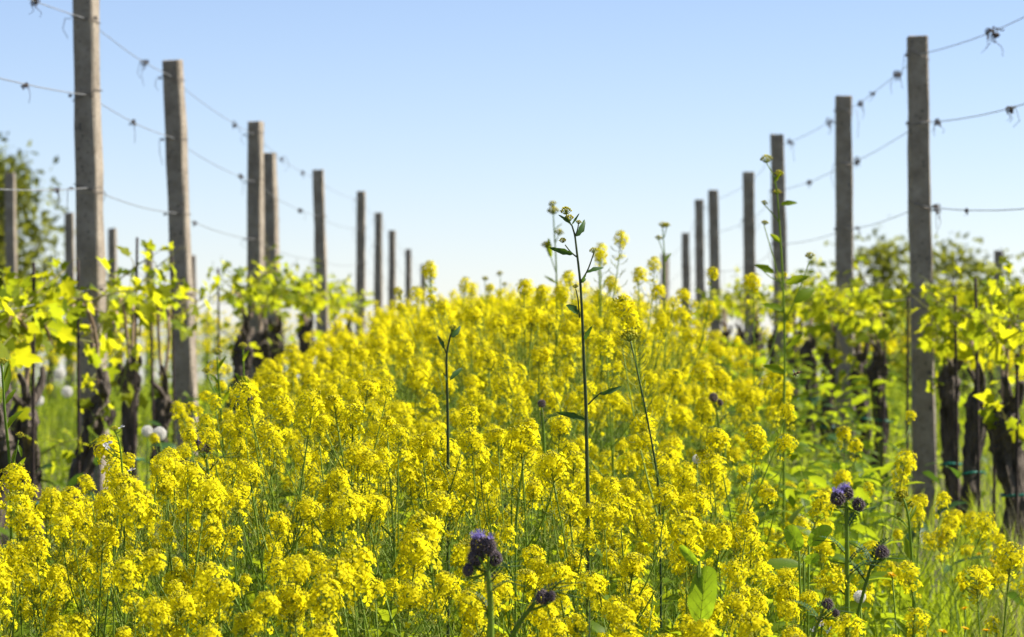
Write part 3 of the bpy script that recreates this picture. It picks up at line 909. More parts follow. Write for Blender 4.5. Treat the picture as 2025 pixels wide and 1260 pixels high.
def near_h(x, y, ri):
    h = random.triangular(0.50, 1.0, 0.76) + 0.012 * (y - 5)
    if x > ri: h *= random.uniform(0.48, 0.72)
    elif x > ri - 0.35: h *= random.uniform(0.72, 0.95)
    if y < 5.2: h = min(h, random.uniform(.60, .72) + .02)
    return h
near = []
try_add(4.15, 9.0, 178, near_h, 0.105, near)

HAND = [
    (217, 925, 5.6, 0, 'mustard plant in front of the nearest left post, beside small white flowers'),
    (280, 985, 5.4, 3, 'mustard plant with a broad round head right of the nearest left post'),
    (395, 935, 5.9, 4, 'mustard plant with a tall head left of centre below the purple curled flower'),
    (632, 780, 6.2, 5, 'tall mustard plant with a long pod-lined stalk left of centre'),
    (548, 752, 7.6, 6, 'tall mustard plant with twin broad heads before the left vines'),
    (765, 805, 6.0, 7, 'tall mustard plant with a single leaning head left of the leafy stalk'),
    (1048, 845, 5.9, 8, 'mustard plant on a long arched pod-lined stalk just left of the tall green stalk'),
    (1105, 900, 5.7, 9, 'mustard plant with a round head just left of the foot of the tall stalk'),
    (1318, 1035, 5.0, 10, 'mustard plant with a globe head above the big pale leaf'),
    (635, 1100, 4.8, 11, 'mustard plant with a large globe head low at left of centre'),
    (430, 1120, 4.8, 2, 'mustard plant with a large globe head low among the left flowers'),
    (1475, 1110, 5.0, 1, 'mustard plant with long loose heads right of the big pale leaf'),
    (1300, 590, 7.0, 5, 'tall thin mustard plant rising above the skyline right of the tall stalk'),
    (1170, 477, 9.5, 1, 'single yellow head against the sky just right of the tall stalk'),
    (870, 528, 12.0, 3, 'lone yellow head against the sky right of the far left posts'),
    (907, 550, 13.0, 4, 'small yellow head against the sky, second right of the far left posts'),
    (1042, 552, 9.5, 6, 'yellow head against the sky left of the tall stalk'),
    (1272, 532, 10.0, 8, 'yellow head high against the sky before the far right post'),
    (1215, 545, 10.0, 9, 'round yellow head against the sky between the tall stalk and far right post'),
    (1485, 545, 10.5, 10, 'yellow head before the fourth right post'),
    (1448, 850, 6.8, 2, 'isolated small mustard head in the green at right of centre'),
    (1682, 835, 8.5, 0, 'mustard plant before the second right post, blurred'),
    (1775, 900, 8.2, 3, 'mustard plant close left of the nearest right post'),
    (1830, 965, 7.6, 4, 'loose mustard plant before the foot of the nearest right post'),
    (1735, 1205, 4.9, 7, 'sparse mustard plant with few open flowers at lower right'),
    (2012, 1070, 5.0, 9, 'mustard plant at the right edge before the thick trunk'),
    (20, 985, 5.6, 5, 'mustard plant at the left edge, upper'),
    (18, 1115, 4.8, 6, 'mustard plant with a large bright head at the left edge, lower'),
    (175, 1030, 5.3, 8, 'mustard plant with a small ragged head before the crooked trunk'),
]
def mid_h(x, y, ri):
    h = random.triangular(0.66, 1.12, 0.90)
    if x > ri: h *= random.uniform(0.5, 0.75)
    elif x > ri - 0.3: h *= random.uniform(0.7, 0.95)
    return h
try_add(9.0, 12.2, 92, mid_h, 0.10, near)
for (px, py, d, k, lb) in HAND: place_top(px, py, d, k, lb, 'mustard plants that stand out')
for i, (x, y, h) in enumerate(near): place_mustard(x, y, h, random.randrange(12), SHARED, GRP, nleaf=1)

# the rest of the field: one mass of real plants with simpler flowers
rest = []
def far_h(x, y, ri):
    h = random.triangular(0.66, 1.12, 0.90)
    if x > ri: h *= random.uniform(0.5, 0.75)
    elif x > ri - 0.3: h *= random.uniform(0.7, 0.95)
    if x < -0.85: h *= random.uniform(0.65, 0.95)
    return h
try_add(12.2, 14, 52, far_h, 0.10, rest)
try_add(14, 24, 310, far_h, 0.09, rest)
try_add(24, 58, 760, far_h, 0.06, rest)
for i in range(420):   # strips of the neighbouring aisles
    y = random.uniform(16, 50); x = random.choice((-3.2, 3.3)) + random.uniform(-.8, .8); rest.append((x, y, random.uniform(.5, .9)))
fg = G()
def stem_lod(seed):
    pr = PROTO[seed]; g = G(); random.seed(seed)
    main_top = pr[2][0][0]
    g.tube([(0, 0, 0), main_top * .5, main_top], [.004, .003, .0015], 3, 3, cap=False)
    for (e, d, s_) in pr[2][1:]:
        st = main_top * (0.45 + 0.3 * random.random()); g.tube([st, (st + e) / 2 + np.array([0, 0, -.02]), e], [.0022, .0018, .0012], 3, 3, cap=False)
    for k in range(18):
        e, d, s_ = random.choice(pr[2]); b = e - d * random.uniform(.01, .16); az = random.uniform(0, 6.28)
        o_ = np.array([math.cos(az), math.sin(az), .45]) * .022
        g.tube([b, b + o_], [.0006, .0009], 3, 4, cap=False)
    lf = leaf_arr(.11, .035, 3, .3, .6, .3, 0, 5)
    for (st, f3, s_) in pr[3]: g.addg(lf, f3 * s_, st)
    return g.arr()
SLOD = [stem_lod(i) for i in range(12)]
random.seed(21)
for (x, y, h) in rest:
    k = random.randrange(12); rz = random.uniform(0, 6.28); c, s = math.cos(rz), math.sin(rz)
    R3 = np.array([[c, -s, 0], [s, c, 0], [0, 0, 1.0]]); b = np.array([x, y, gz(x, y) - .01])
    fg.addg(SLOD[k], R3 * h, b)
    hs = PROTO[k][2]
    for (e, d, s_) in hs:
        if y > 30 and random.random() < .25: continue
        fg.addg(LODH[random.randrange(6)], R3 @ zdir_frame(d, random.uniform(0, 6)) * s_ * random.uniform(.78, 1.12), R3 @ e * h + b)
field = link('mustard_field', mesh_from('mustard_field', fg.arr(), ['petal', 'bud', 'pedicel', 'stem', 'pod', 'leaf']))
tag(field, 'mass of yellow flowering mustard receding between the vine rows', 'mustard field', kind='stuff')
print('MUSTARD rest', len(rest), 'near', len(near), 'tris', len(field.data.polygons))

# ------------------------------------------------------------------ grass and undergrowth
def blades(n, xr, yr, hr, wr, mat, name, label, seed, droop=0.5, ok=None):
    rg = np.random.default_rng(seed)
    x = rg.uniform(*xr, n); y = rg.uniform(*yr, n) if yr[1] > 20 else np.sqrt(rg.uniform(yr[0] ** 2, yr[1] ** 2, n))
    if ok is not None:
        k = ok(x, y, rg); x = x[k]; y = y[k]; n = len(x)
    h = rg.uniform(*hr, n) * rg.uniform(.6, 1.1, n); w = rg.uniform(*wr, n)
    az = rg.uniform(0, 6.283, n); az2 = rg.uniform(0, 6.283, n); dr = h * rg.uniform(.1, droop, n)
    b = np.stack([x, y, ground_z(x, y) - .005], 1)
    wd = np.stack([np.cos(az), np.sin(az), 0 * az], 1) * w[:, None] / 2
    ld = np.stack([np.cos(az2), np.sin(az2), 0 * az], 1)
    lv = [(0, 1.0), (.4, .95), (.75, .7)]
    V = []
    for u, ww in lv:
        c = b + ld * (dr * u * u)[:, None] + np.array([0, 0, 1.0]) * (h * (u - .12 * u * u))[:, None]
        V += [c - wd * ww, c + wd * ww]
    V.append(b + ld * dr[:, None] + np.array([0, 0, 1.0]) * (h * .88)[:, None])
    V = np.stack(V, 1).reshape(-1, 3)
    t = np.array([(0, 1, 3), (0, 3, 2), (2, 3, 5), (2, 5, 4), (4, 5, 6)])
    T = (np.arange(n)[:, None, None] * 7 + t[None]).reshape(-1, 3)
    o = link(name, mesh_from(name, (V, T, np.zeros(len(T), int)), [mat]))
    tag(o, label, 'grass', kind='stuff'); return o
blades(26000, (-5.5, -1.0), (9, 40), (.10, .30), (.004, .008), 'grass', 'grass', 'bright green grass under the left vines', 1)
blades(24000, (0.75, 5.5), (9, 40), (.10, .30), (.004, .008), 'grass', 'grass', 'bright green grass under the right vines', 2)
blades(17000, (0.35, 2.1), (5.5, 13.5), (.08, .30), (.0025, .006), 'grass', 'grass', 'tall thin grass at lower right before the vines', 3, .6, lambda x, y, r: x > .16 * y - .45)
blades(3600, (0.55, 1.9), (6.5, 12), (.20, .42), (.0015, .003), 'straw', 'dry_grass', 'dry straw coloured grass stalks at lower right', 4, .3, lambda x, y, r: x > .16 * y - .3)
blades(16000, (-1.6, 1.2), (3.2, 11), (.12, .42), (.003, .008), 'leaf', 'undergrowth', 'narrow green blades among the mustard stems', 5, .7)

def leafy(n, xr, yr, zr, size, mat, name, label, seed, width=.5, ok=None):
    rg = np.random.default_rng(seed); random.seed(seed)
    protos = [leaf_arr(1.0, width * random.uniform(.8, 1.2), 4, .3, .4 + .3 * i, .3, .1) for i in range(4)]
    x = rg.uniform(*xr, n); y = np.sqrt(rg.uniform(yr[0] ** 2, yr[1] ** 2, n))
    if ok is not None:
        k = ok(x, y, rg); x = x[k]; y = y[k]
    g = G(); zb = ground_z(x, y)
    for i in range(len(x)):
        z = rg.uniform(*zr); az = rg.uniform(0, 6.283); s_ = rg.uniform(*size)
        f3 = frame((math.cos(az), math.sin(az), rg.uniform(-.2, 1.2)), rg.uniform(-.6, .6))
        p = np.array([x[i], y[i], zb[i] + z])
        g.addg(protos[i % 4], f3 * s_, p)
        if i % 2 == 0: g.tube([p + np.array([rg.uniform(-.03, .03), 0, -min(z, .14)]), p], .0012, 3, 0, cap=False)
    o = link(name, mesh_from(name, g.arr(), [mat])); tag(o, label, 'undergrowth', kind='stuff')
leafy(6800, (-1.5, 1.1), (4.0, 11), (.05, .56), (.04, .10), 'leaf', 'undergrowth', 'mixed green leaves filling the gaps below the mustard flowers', 6, .34, lambda x, y, r: (x > np.interp(y, [4, 6, 7.5, 12], [-.9, -1.0, -.72, -.8])) & (x < .1 * y + .05))
leafy(3200, (0.1, 1.6), (5.0, 13), (.03, .40), (.04, .09), 'leaf', 'undergrowth', 'broad green leaves right of the mustard strip', 7, .6, lambda x, y, r: (x > .09 * y - .35) & (x < .10 * y - .02))
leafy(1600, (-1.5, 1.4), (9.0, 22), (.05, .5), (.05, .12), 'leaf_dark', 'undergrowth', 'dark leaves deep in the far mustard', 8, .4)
leafy(1500, (0.7, 2.0), (14.5, 24), (.03, .62), (.05, .10), 'leaf', 'undergrowth', 'weeds round the feet of the right vines', 9, .5)
leafy(500, (-2.4, -1.1), (9.0, 24), (.03, .28), (.05, .10), 'leaf', 'undergrowth', 'weeds round the feet of the left vines', 10, .5)

# ------------------------------------------------------------------ single plants that stand out
def bud_cluster_arr(r, n, yellow=0, m_b=1, m_s=2):
    g = G()
    for i in range(n):
        az = i * 2.39996; q = math.sqrt((i + .5) / n)
        p = np.array([r * q * math.cos(az), r * q * math.sin(az), r * (1.3 - .9 * q * q)])
        nrm = np.array([math.cos(az) * q, math.sin(az) * q, .8])
        g.tube([(0, 0, 0), p * .6 + np.array([0, 0, -.001]), p], .0005, 3, m_s, cap=False)
        g.addg(bud_arr(.0016, .005, m_b), zdir_frame(nrm, 0), p)
        if i < yellow: g.addg(flower_arr(.0055, 0, 0), zdir_frame(nrm, i), p + nrm * .002)
    return g.arr()
BUDS = [mesh_from('bud_cluster', bud_cluster_arr(.0058 + .0012 * i, 18 + 5 * i, i), ['petal', 'bud', 'pedicel']) for i in range(3)]
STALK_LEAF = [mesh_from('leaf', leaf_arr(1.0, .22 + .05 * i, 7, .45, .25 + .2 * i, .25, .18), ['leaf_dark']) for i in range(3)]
STALK_LEAF_L = [mesh_from('leaf', leaf_arr(1.0, .22 + .05 * i, 7, .45, .25 + .2 * i, .25, .12), ['leaf']) for i in range(3)]

def smooth_path(pts, n):
    pts = np.asarray(pts, float); t = np.linspace(0, 1, len(pts)); tt = np.linspace(0, 1, n)
    sp = np.stack([np.interp(tt, t, pts[:, j]) for j in range(3)], 1)
    for _ in range(2): sp[1:-1] = (sp[:-2] + 2 * sp[1:-1] + sp[2:]) / 4
    return sp

def custom_stalk(label, d, trunk, r0, r1, branches=(), leaves=(), buds=(), heads=(), pods=None, mat='stem_dark', seed=0, name='weed_stalk', cat='weed', dark=True, group=None):
    """a weed drawn by its line in the photograph at distance d; depth of side branches varies"""
    random.seed(seed)
    T = np.array([P(x, y, d) for x, y in trunk]); T[:, 1] += np.cumsum([random.uniform(-.006, .006) for _ in trunk])
    base = T[0].copy(); bz = gz(base[0], d)
    foot = np.array([base[0] + (base[0] - T[1][0]) * .5, d, bz])
    path = smooth_path(np.vstack([[foot], (foot + base)[None] / 2, T]), 8 + 5 * len(trunk))
    root = link(name, None, loc=foot); tag(root, label, cat, group)
    g = G(); g.tube(path - foot, np.linspace(r0, r1, len(path)), 8)
    for br in branches:
        B = np.array([P(x, y, d) for x, y in br]); dd = random.uniform(-.03, .03)
        B[:, 1] += np.linspace(0, dd, len(br)); g.tube(smooth_path(B, 8) - foot, np.linspace(r1 * 1.05, r1 * .7, 8), 6)
    if pods:
        top = T[-1]; ax = T[-1] - T[-2]
        for i in range(len(T) - 1, 0, -1):
            ax = T[i] - T[i - 1]; L = np.linalg.norm(ax); ax = ax / L
            pg = G(); pod_arrs(pg, T[i] - foot, ax, L, max(3, int(L * pods)), 0, (.018, .03), .0008)
            g.addg((pg.arr()[0], pg.arr()[1], pg.arr()[2] + 1))
    link('stem', mesh_from('stem', g.arr(), [mat, 'pod']), root)
    for (x0, y0, x1, y1, w) in leaves:
        a_, b_ = P(x0, y0, d), P(x1, y1, d); b_[1] += random.uniform(-.02, .02)
        dv = b_ - a_; L = np.linalg.norm(dv)
        f3 = frame(dv, random.uniform(-.6, .6), (random.uniform(-.4, .4), -1, .5))
        link('leaf', (STALK_LEAF if dark else STALK_LEAF_L)[random.randrange(3)], root, a_ - foot, euler_of(f3), (L, L * w, L))
    for (x, y, s_, k) in buds:
        link('bud_cluster', BUDS[k], root, P(x, y, d) - foot, (random.uniform(-.3, .3), random.uniform(-.3, .3), random.uniform(0, 6)), s_)
    for (x, y, s_) in heads:
        link('flower_head', HEADS[random.randrange(12)], root, P(x, y, d) - foot, (random.uniform(-.2, .2), random.uniform(-.2, .2), random.uniform(0, 6)), s_)
    return root

custom_stalk('tall dark green weed stalk with buds rising above the skyline at centre', 5.75,
    [(1163, 1010), (1161, 920), (1159, 800), (1155, 720), (1152, 640), (1148, 560), (1141, 500), (1137, 465), (1131, 446)], .0040, .0013,
    [[(1149, 556), (1162, 537), (1169, 515), (1174, 500)], [(1140, 508), (1128, 498), (1118, 484)], [(1137, 468), (1142, 456), (1144, 443)], [(1131, 446), (1124, 438), (1120, 424)],
     [(1146, 628), (1143, 590), (1138, 572)], [(1163, 800), (1178, 785), (1190, 775)]],
    [(1160, 540, 1197, 523, .9), (1134, 503, 1087, 491, .8), (1139, 468, 1165, 432, .9), (1130, 444, 1105, 424, .9), (1131, 444, 1146, 422, .6), (1143, 622, 1119, 592, 1.1),
     (1149, 560, 1157, 545, .8), (1156, 672, 1168, 645, .8), (1185, 780, 1235, 765, .6), (1158, 830, 1100, 812, .7), (1152, 560, 1160, 548, .8)],
    [(1120, 424, 1.0, 1), (1126, 438, .9, 1), (1144, 443, .6, 0), (1113, 480, .75, 0), (1174, 500, .8, 0), (1138, 570, .6, 0), (1157, 660, .4, 0)], seed=1)
custom_stalk('dark leafy weed stalk left of centre among the yellow flowers', 6.3,
    [(886, 890), (885, 800), (883, 745), (883, 700), (890, 665), (896, 652)], .0036, .0014,
    [[(883, 700), (877, 685), (872, 675)]],
    [(878, 690, 868, 662, .9), (892, 668, 917, 643, .9), (890, 752, 915, 722, 1.0), (884, 760, 880, 735, .7), (893, 665, 898, 640, .9)],
    [(896, 652, .8, 0), (872, 676, .4, 0)], seed=2)
custom_stalk('tall green weed stalk in front of the third right post', 8.6,
    [(1550, 800), (1552, 700), (1550, 600), (1545, 500), (1541, 440), (1537, 385), (1530, 350)], .0034, .0016,
    [[(1530, 350), (1524, 335), (1517, 322)], [(1541, 440), (1525, 420), (1510, 405)], [(1551, 640), (1580, 575), (1600, 515)], [(1548, 560), (1525, 550), (1505, 530)], [(1532, 352), (1542, 345)], [(1549, 580), (1512, 445)]],
    [(1543, 405, 1580, 397, .9), (1530, 362, 1545, 340, .9), (1545, 480, 1520, 460, 1.), (1552, 560, 1600, 545, 1.2), (1552, 620, 1510, 590, 1.2), (1570, 600, 1615, 560, 1.2), (1553, 690, 1590, 660, 1.1),
     (1530, 540, 1495, 520, 1.1), (1552, 740, 1510, 715, 1.2)],
    [(1516, 322, 1.6, 1), (1540, 350, 1.5, 0), (1510, 405, 1.0, 0), (1602, 512, 1.5, 0), (1536, 385, 1.2, 0), (1512, 445, 1.1, 0)], mat='stem', dark=False, seed=3)
custom_stalk('slender brown stalk with greenish unopened flower cluster at lower right', 5.1,
    [(1806, 1290), (1806, 1190), (1803, 1130), (1799, 1080), (1795, 1030), (1789, 1000), (1784, 985)], .0032, .0014,
    [[(1796, 1045), (1785, 1030), (1776, 1022)], [(1793, 1020), (1802, 1010), (1804, 1003)], [(1789, 1000), (1796, 995), (1800, 990)]],
    [(1809, 1195, 1840, 1133, .8), (1800, 1105, 1791, 1062, 1.3), (1798, 1030, 1817, 995, .6), (1796, 1048, 1767, 1012, .5), (1803, 1270, 1776, 1220, 1.0)],
    [(1784, 985, 1.0, 1), (1779, 992, .9, 2), (1776, 1022, .5, 1), (1803, 1003, .6, 0), (1792, 1004, .7, 1)], mat='stem', dark=False, seed=4)
custom_stalk('dark wilted mustard stalk with bare pods right of the tall stalk', 6.3,
    [(1305, 970), (1290, 880), (1275, 800), (1262, 740), (1253, 700), (1247, 675)], .0024, .0010, (), (), [(1246, 675, 1.5, 2)], pods=140, seed=5, name='seeding_stalk')
custom_stalk('thin stem lined with seed pods left of the tall stalk', 5.9,
    [(1020, 1040), (1026, 985), (1032, 930), (1042, 880), (1048, 850)], .0024, .0011, (), (), [], [(1049, 852, .8)], pods=150, mat='stem', seed=6, name='seeding_stalk', cat='mustard plant')
custom_stalk('faint budding stalk against the sky just left of the tall stalk', 10.5,
    [(1100, 700), (1101, 600), (1100, 520), (1096, 460), (1094, 420)], .0036, .0018, [[(1100, 540), (1090, 510), (1080, 490)], [(1098, 480), (1105, 465)]],
    [(1097, 455, 1112, 440, .9), (1090, 510, 1082, 470, .9), (1100, 560, 1076, 545, .8)], [(1094, 424, 1.9, 1), (1094, 408, 1.5, 0), (1080, 490, 1.7, 0), (1105, 465, 1.5, 1)], mat='stem', dark=False, seed=7)
custom_stalk('faint thin weed against the sky beside the farthest right post', 11.0,
    [(1315, 640), (1314, 560), (1314, 500), (1310, 450)], .003, .0016, [[(1314, 510), (1308, 490), (1302, 475)], [(1313, 470), (1318, 450)]],
    [(1314, 520, 1328, 495, .8)], [(1310, 450, 1.6, 0), (1302, 475, 1.4, 0), (1318, 450, 1.5, 0)], mat='stem', dark=False, seed=8)
custom_stalk('leafy stalk at the left edge before the vines', 6.6,
    [(22, 990), (18, 900), (10, 820), (6, 760), (4, 720)], .004, .002, [[(20, 940), (30, 900), (36, 870)]],
    [(14, 850, 36, 800, .9), (10, 800, 30, 765, .9), (6, 760, 14, 715, .9), (36, 880, 46, 900, .9), (24, 940, 52, 905, 1.0), (28, 920, 22, 885, 1.0), (8, 780, 18, 700, .8)],
    [(5, 722, 1.2, 0), (38, 866, 1.0, 0)], mat='stem', dark=False, seed=9)
custom_stalk('green budding stalk before the gap between second and third left posts', 8.2,
    [(446, 980), (442, 900), (436, 800), (431, 740), (429, 705)], .004, .002, [[(437, 810), (420, 770), (408, 740)]],
    [(430, 735, 444, 700, .9), (437, 800, 458, 770, .9), (432, 760, 416, 735, .9)], [(429, 702, 1.5, 0), (408, 738, 1.2, 0)], mat='stem', dark=False, seed=10)
custom_stalk('green budding stalk just right of the gap in the left row', 8.6,
    [(488, 900), (484, 800), (481, 720), (480, 690)], .004, .002, (), [(482, 745, 500, 775, 1.0), (483, 760, 464, 735, 1.), (481, 715, 490, 690, .9)], [(480, 690, 1.4, 0)], mat='stem', dark=False, seed=11)
for i, (px, py, d, lb) in enumerate(((850, 530, 14, 'faint grass-like stalk on the skyline right of the far left posts'), (990, 545, 15, 'faint thin stalk on the skyline left of centre'), (960, 555, 15, 'second faint thin stalk on the skyline left of centre'))):
    custom_stalk(lb, d, [(px + 3, 680), (px + 1, 600), (px, py + 20), (px - 1, py)], .003, .0015, [[(px, py + 40), (px + 8, py + 20)]], [(px, py + 45, px - 12, py + 25, .8)], [(px - 1, py, 1.8, 0), (px + 8, py + 20, 1.4, 0)], mat='stem', dark=False, seed=30 + i)

# purple phacelia with curled hairy heads
def coil_arr(seed, lil=6, scale=1.0):
    """curled cyme: rows of hairy calyces round a spiral, lilac flowers at the open end. slots calyx, hair, lilac, stem"""
    rg = random.Random(seed); g = G()
    n = 64
    for i in range(n):
        zz = 1 - 2 * (i + .5) / n; a = i * 2.39996; q = math.sqrt(1 - zz * zz)
        nrm = np.array([q * math.cos(a), .75 * q * math.sin(a), zz])
        p = nrm * np.array([.0085, .0075, .0085]) * rg.uniform(.85, 1.1)
        f3 = zdir_frame(nrm + np.array([rg.gauss(0, .2), rg.gauss(0, .2), .2]), rg.uniform(0, 6))
        g.addg(bud_arr(.0036, .0075, 0), f3, p)
        for k in range(5):
            h = np.array([rg.gauss(0, 1), rg.gauss(0, 1), rg.gauss(0, 1)]) * .4 + nrm
            h /= np.linalg.norm(h); q2 = p + h * rg.uniform(.003, .007)
            g.tube([q2, q2 + h * .005], [.00028, .00012], 3, 1, cap=False)
        if i < lil:
            fl = G()
            for k in range(5):
                aa = k * 1.2566
                v = [(0, 0, .002), (.004 * math.cos(aa - .5), .004 * math.sin(aa - .5), .008), (.0055 * math.cos(aa), .0055 * math.sin(aa), .0095), (.004 * math.cos(aa + .5), .004 * math.sin(aa + .5), .008)]
                fl.add(v, [(0, 1, 2), (0, 2, 3)], 2)
                fl.tube([(0, 0, .005), (.003 * math.cos(aa), .003 * math.sin(aa), .016)], .0003, 3, 2, cap=False)
            g.addg(fl.arr(), f3, p)
    g.tube([(.0, 0, -.02), (.006, 0, -.014), (.013, 0, -.006)], [.0018, .0016, .0012], 5, 3)
    v, t, m = g.arr()
    return v * scale, t, m
COILS = [mesh_from('curled_flower', coil_arr(50 + i, (9, 3, 0)[i], .68), ['calyx', 'hair', 'lilac', 'stem']) for i in range(3)]
def fern_arr(L):
    g = G()
    g.tube([(0, 0, 0), (L * .5, 0, .01), (L, 0, -.005)], [.0012, .001, .0006], 4)
    lf = leaf_arr(L * .28, L * .09, 3, .3, .3, .3, .2)
    for i in range(9):
        u = .15 + .8 * i / 9
        for s_ in (-1, 1): g.addg(lf, frame((.5, s_, .25), 0) * (1.15 - .7 * u), np.array([L * u, 0, .01 * math.sin(3 * u)]))
    return g.arr()
FERN = mesh_from('leaf', fern_arr(.06), ['leaf_dark'])
def phacelia(label, d, stem, heads, leaves, seed, r0=.0045):
    random.seed(seed)
    T = np.array([P(x, y, d) for x, y in stem]); foot = np.array([T[0][0], d, gz(T[0][0], d)])
    root = link('phacelia_plant', None, loc=foot); tag(root, label, 'wildflower', 'purple phacelia plants')
    path = smooth_path(np.vstack([[foot], T]), 24); g = G(); g.tube(path - foot, np.linspace(r0, r0 * .55, 24), 8)
    for k in range(160):
        i = random.randrange(10, 23); h = RNG.normal(0, 1, 3); h[2] *= .4; h /= np.linalg.norm(h); q = path[i] - foot + h * r0 * .6 + (path[i + 1 if i < 23 else i] - path[i]) * random.random()
        g.tube([q, q + h * .0035], [.0002, .0001], 3, 1, cap=False)
    for (x, y, s_, k, rz) in heads:
        e = P(x, y, d) + np.array([0, random.uniform(-.012, .012), 0])
        st = path[-4] if y < stem[-1][1] + 30 else path[min(range(len(path)), key=lambda i: abs(path[i][2] - e[2] + .03))]
        g.tube(bez(st - foot, (st + e) / 2 - foot + np.array([0, 0, -.008]), e - foot + np.array([0, 0, -.012]) * s_, 6), .0018, 5)
    link('stem', mesh_from('stem', g.arr(), ['stem', 'hair']), root)
    for (x, y, s_, k, rz) in heads:
        e = P(x, y, d) + np.array([0, random.uniform(-.012, .012), 0])
        link('curled_flower', COILS[k], root, e - foot, (random.uniform(-.3, .3), random.uniform(-.3, .3), rz), s_)
    for (x, y, az, el, s_) in leaves:
        f3 = frame((math.cos(az) * math.cos(el), math.sin(az) * math.cos(el), math.sin(el)), 0)
        link('leaf', FERN, root, P(x, y, d) - foot, euler_of(f3), s_)
phacelia('dark purple curled hairy flower cluster on a thick stem at bottom centre', 4.55, [(970, 1330), (971, 1250), (970, 1190), (966, 1140), (962, 1118)],
         [(948, 1078, 1.25, 0, .2), (966, 1080, 1.1, 1, 2.5), (942, 1102, 1.2, 2, .8), (978, 1104, 1.0, 1, 2.9), (926, 1128, .8, 2, 1.0)],
         [(968, 1155, .5, .5, .9), (968, 1150, 2.8, .5, .7), (970, 1230, 2.6, .9, .8), (968, 1170, .2, .2, .8)], 1, .0055)
phacelia('drooping dark phacelia bud right of the bottom centre cluster', 4.6, [(990, 1330), (1010, 1260), (1035, 1220), (1058, 1192)], [(1073, 1180, .95, 2, .4), (1090, 1178, .7, 2, 2.)],
         [(1060, 1195, .1, .2, 1.0), (1050, 1205, .3, .6, 1.0), (1075, 1185, -.2, .5, .9)], 2, .0045)
phacelia('lilac topped phacelia with two dark curls on a tall stem at right', 5.2, [(1677, 1290), (1675, 1180), (1675, 1080), (1674, 1010), (1672, 985)],
         [(1655, 985, 1.1, 0, .2), (1675, 976, 1.05, 0, 2.8), (1698, 998, 1.0, 2, 2.6)],
         [(1674, 1050, .4, .7, 1.0), (1675, 1100, 2.7, .5, .9), (1675, 1140, .3, .3, 1.0), (1675, 1180, 2.9, .4, 1.0), (1674, 1120, .2, .6, .8), (1674, 1030, 2.6, .7, .5)], 3)
phacelia('small dark phacelia bud on a slanting stem at right', 5.5, [(1690, 1240), (1705, 1180), (1722, 1120), (1735, 1098)], [(1742, 1090, 1.0, 2, .4), (1750, 1092, .8, 2, 2.2)],
         [(1718, 1130, .2, .4, 1.0), (1712, 1150, 2.8, .6, 1.0), (1725, 1115, .6, .8, .9), (1722, 1125, 2.6, .9, .9)], 4, .0035)
phacelia('dark curled phacelia with a lilac flower before the left vines', 6.6, [(420, 1050), (416, 980), (410, 920), (404, 895)], [(394, 880, 1.15, 1, .3), (410, 884, 1.15, 2, 2.4)], [(414, 930, .3, .5, 1.), (414, 940, 2.8, .4, 1.)], 5)
phacelia('dark round phacelia bud on a brown stem before the left vines', 7.4, [(515, 930), (507, 870), (499, 830), (492, 812)], [(480, 794, 1.1, 2, .3), (492, 793, 1.0, 2, 2.4)], [(505, 850, .3, .5, 1.)], 6)
phacelia('blurred dark phacelia bud at right of centre', 8.6, [(1425, 880), (1420, 830), (1415, 800)], [(1411, 786, 1.1, 2, .3), (1424, 796, .8, 2, 2.)], [(1420, 840, .3, .5, 1.)], 7)
phacelia('tiny dark phacelia bud deep in the central yellow', 7.2, [(1076, 880), (1073, 830), (1071, 810)], [(1071, 798, .8, 2, .3)], [(1074, 840, .3, .5, .8)], 8)
phacelia('low dark phacelia bud at the lower right near the bottom edge', 5.0, [(1600, 1290), (1615, 1240), (1628, 1205)], [(1636, 1194, .8, 2, .3), (1652, 1212, .6, 2, 2.)], [(1620, 1230, 2.6, .5, .9), (1620, 1230, .3, .3, .9)], 9, .003)

# big pale round leaf with its plant
def round_leaf_arr():
    v = []; t = []; n = 22
    v.append((.5, 0, .02)); v.append((0, 0, 0))
    for i in range(n + 1):
        a = -math.pi + .25 + (2 * math.pi - .5) * i / n
        r = (.50 + .06 * math.cos(a)) * (1 + .02 * math.sin(5 * i))
        v.append((.46 + r * 1.02 * math.cos(a), r * .72 * math.sin(a), .12 * abs(r * math.sin(a)) - .12 * max(0, math.cos(a)) ** 2 + .02 * math.sin(i * 1.9)))
    for i in range(n): t.append((0, 2 + i, 3 + i))
    t += [(0, 1, 2), (0, n + 2, 1)]
    g = G(); g.add(v, t, 0)
    zf = lambda x, y: .02 * (1 - abs(x - .5) * 2) + .11 * abs(y) / .72 - .10 * max(0, x - .46) ** 2 * 3
    g.tube([(x, 0, .012 + zf(x, 0)) for x in np.linspace(0, .95, 8)], np.linspace(.012, .003, 8), 4, 1)
    for k in range(5):
        for s_ in (-1, 1):
            x0 = .08 + .16 * k
            g.tube([(x0 + .22 * u, s_ * .30 * u * (1 - .1 * k), .008 + zf(x0 + .22 * u, .30 * u)) for u in np.linspace(0, 1, 4)], np.linspace(.006, .002, 4), 3, 1)
    return g.arr()
M['pale_leaf'] = leaf_mat('pale_leaf', (0.12, 0.23, 0.02), (0.16, 0.28, 0.025), (0.50, 0.70, 0.02), 0.58, 0.4, 0.35, 'object', 35)
RLEAF = mesh_from('broad_leaf', round_leaf_arr(), ['pale_leaf', 'pedicel'])
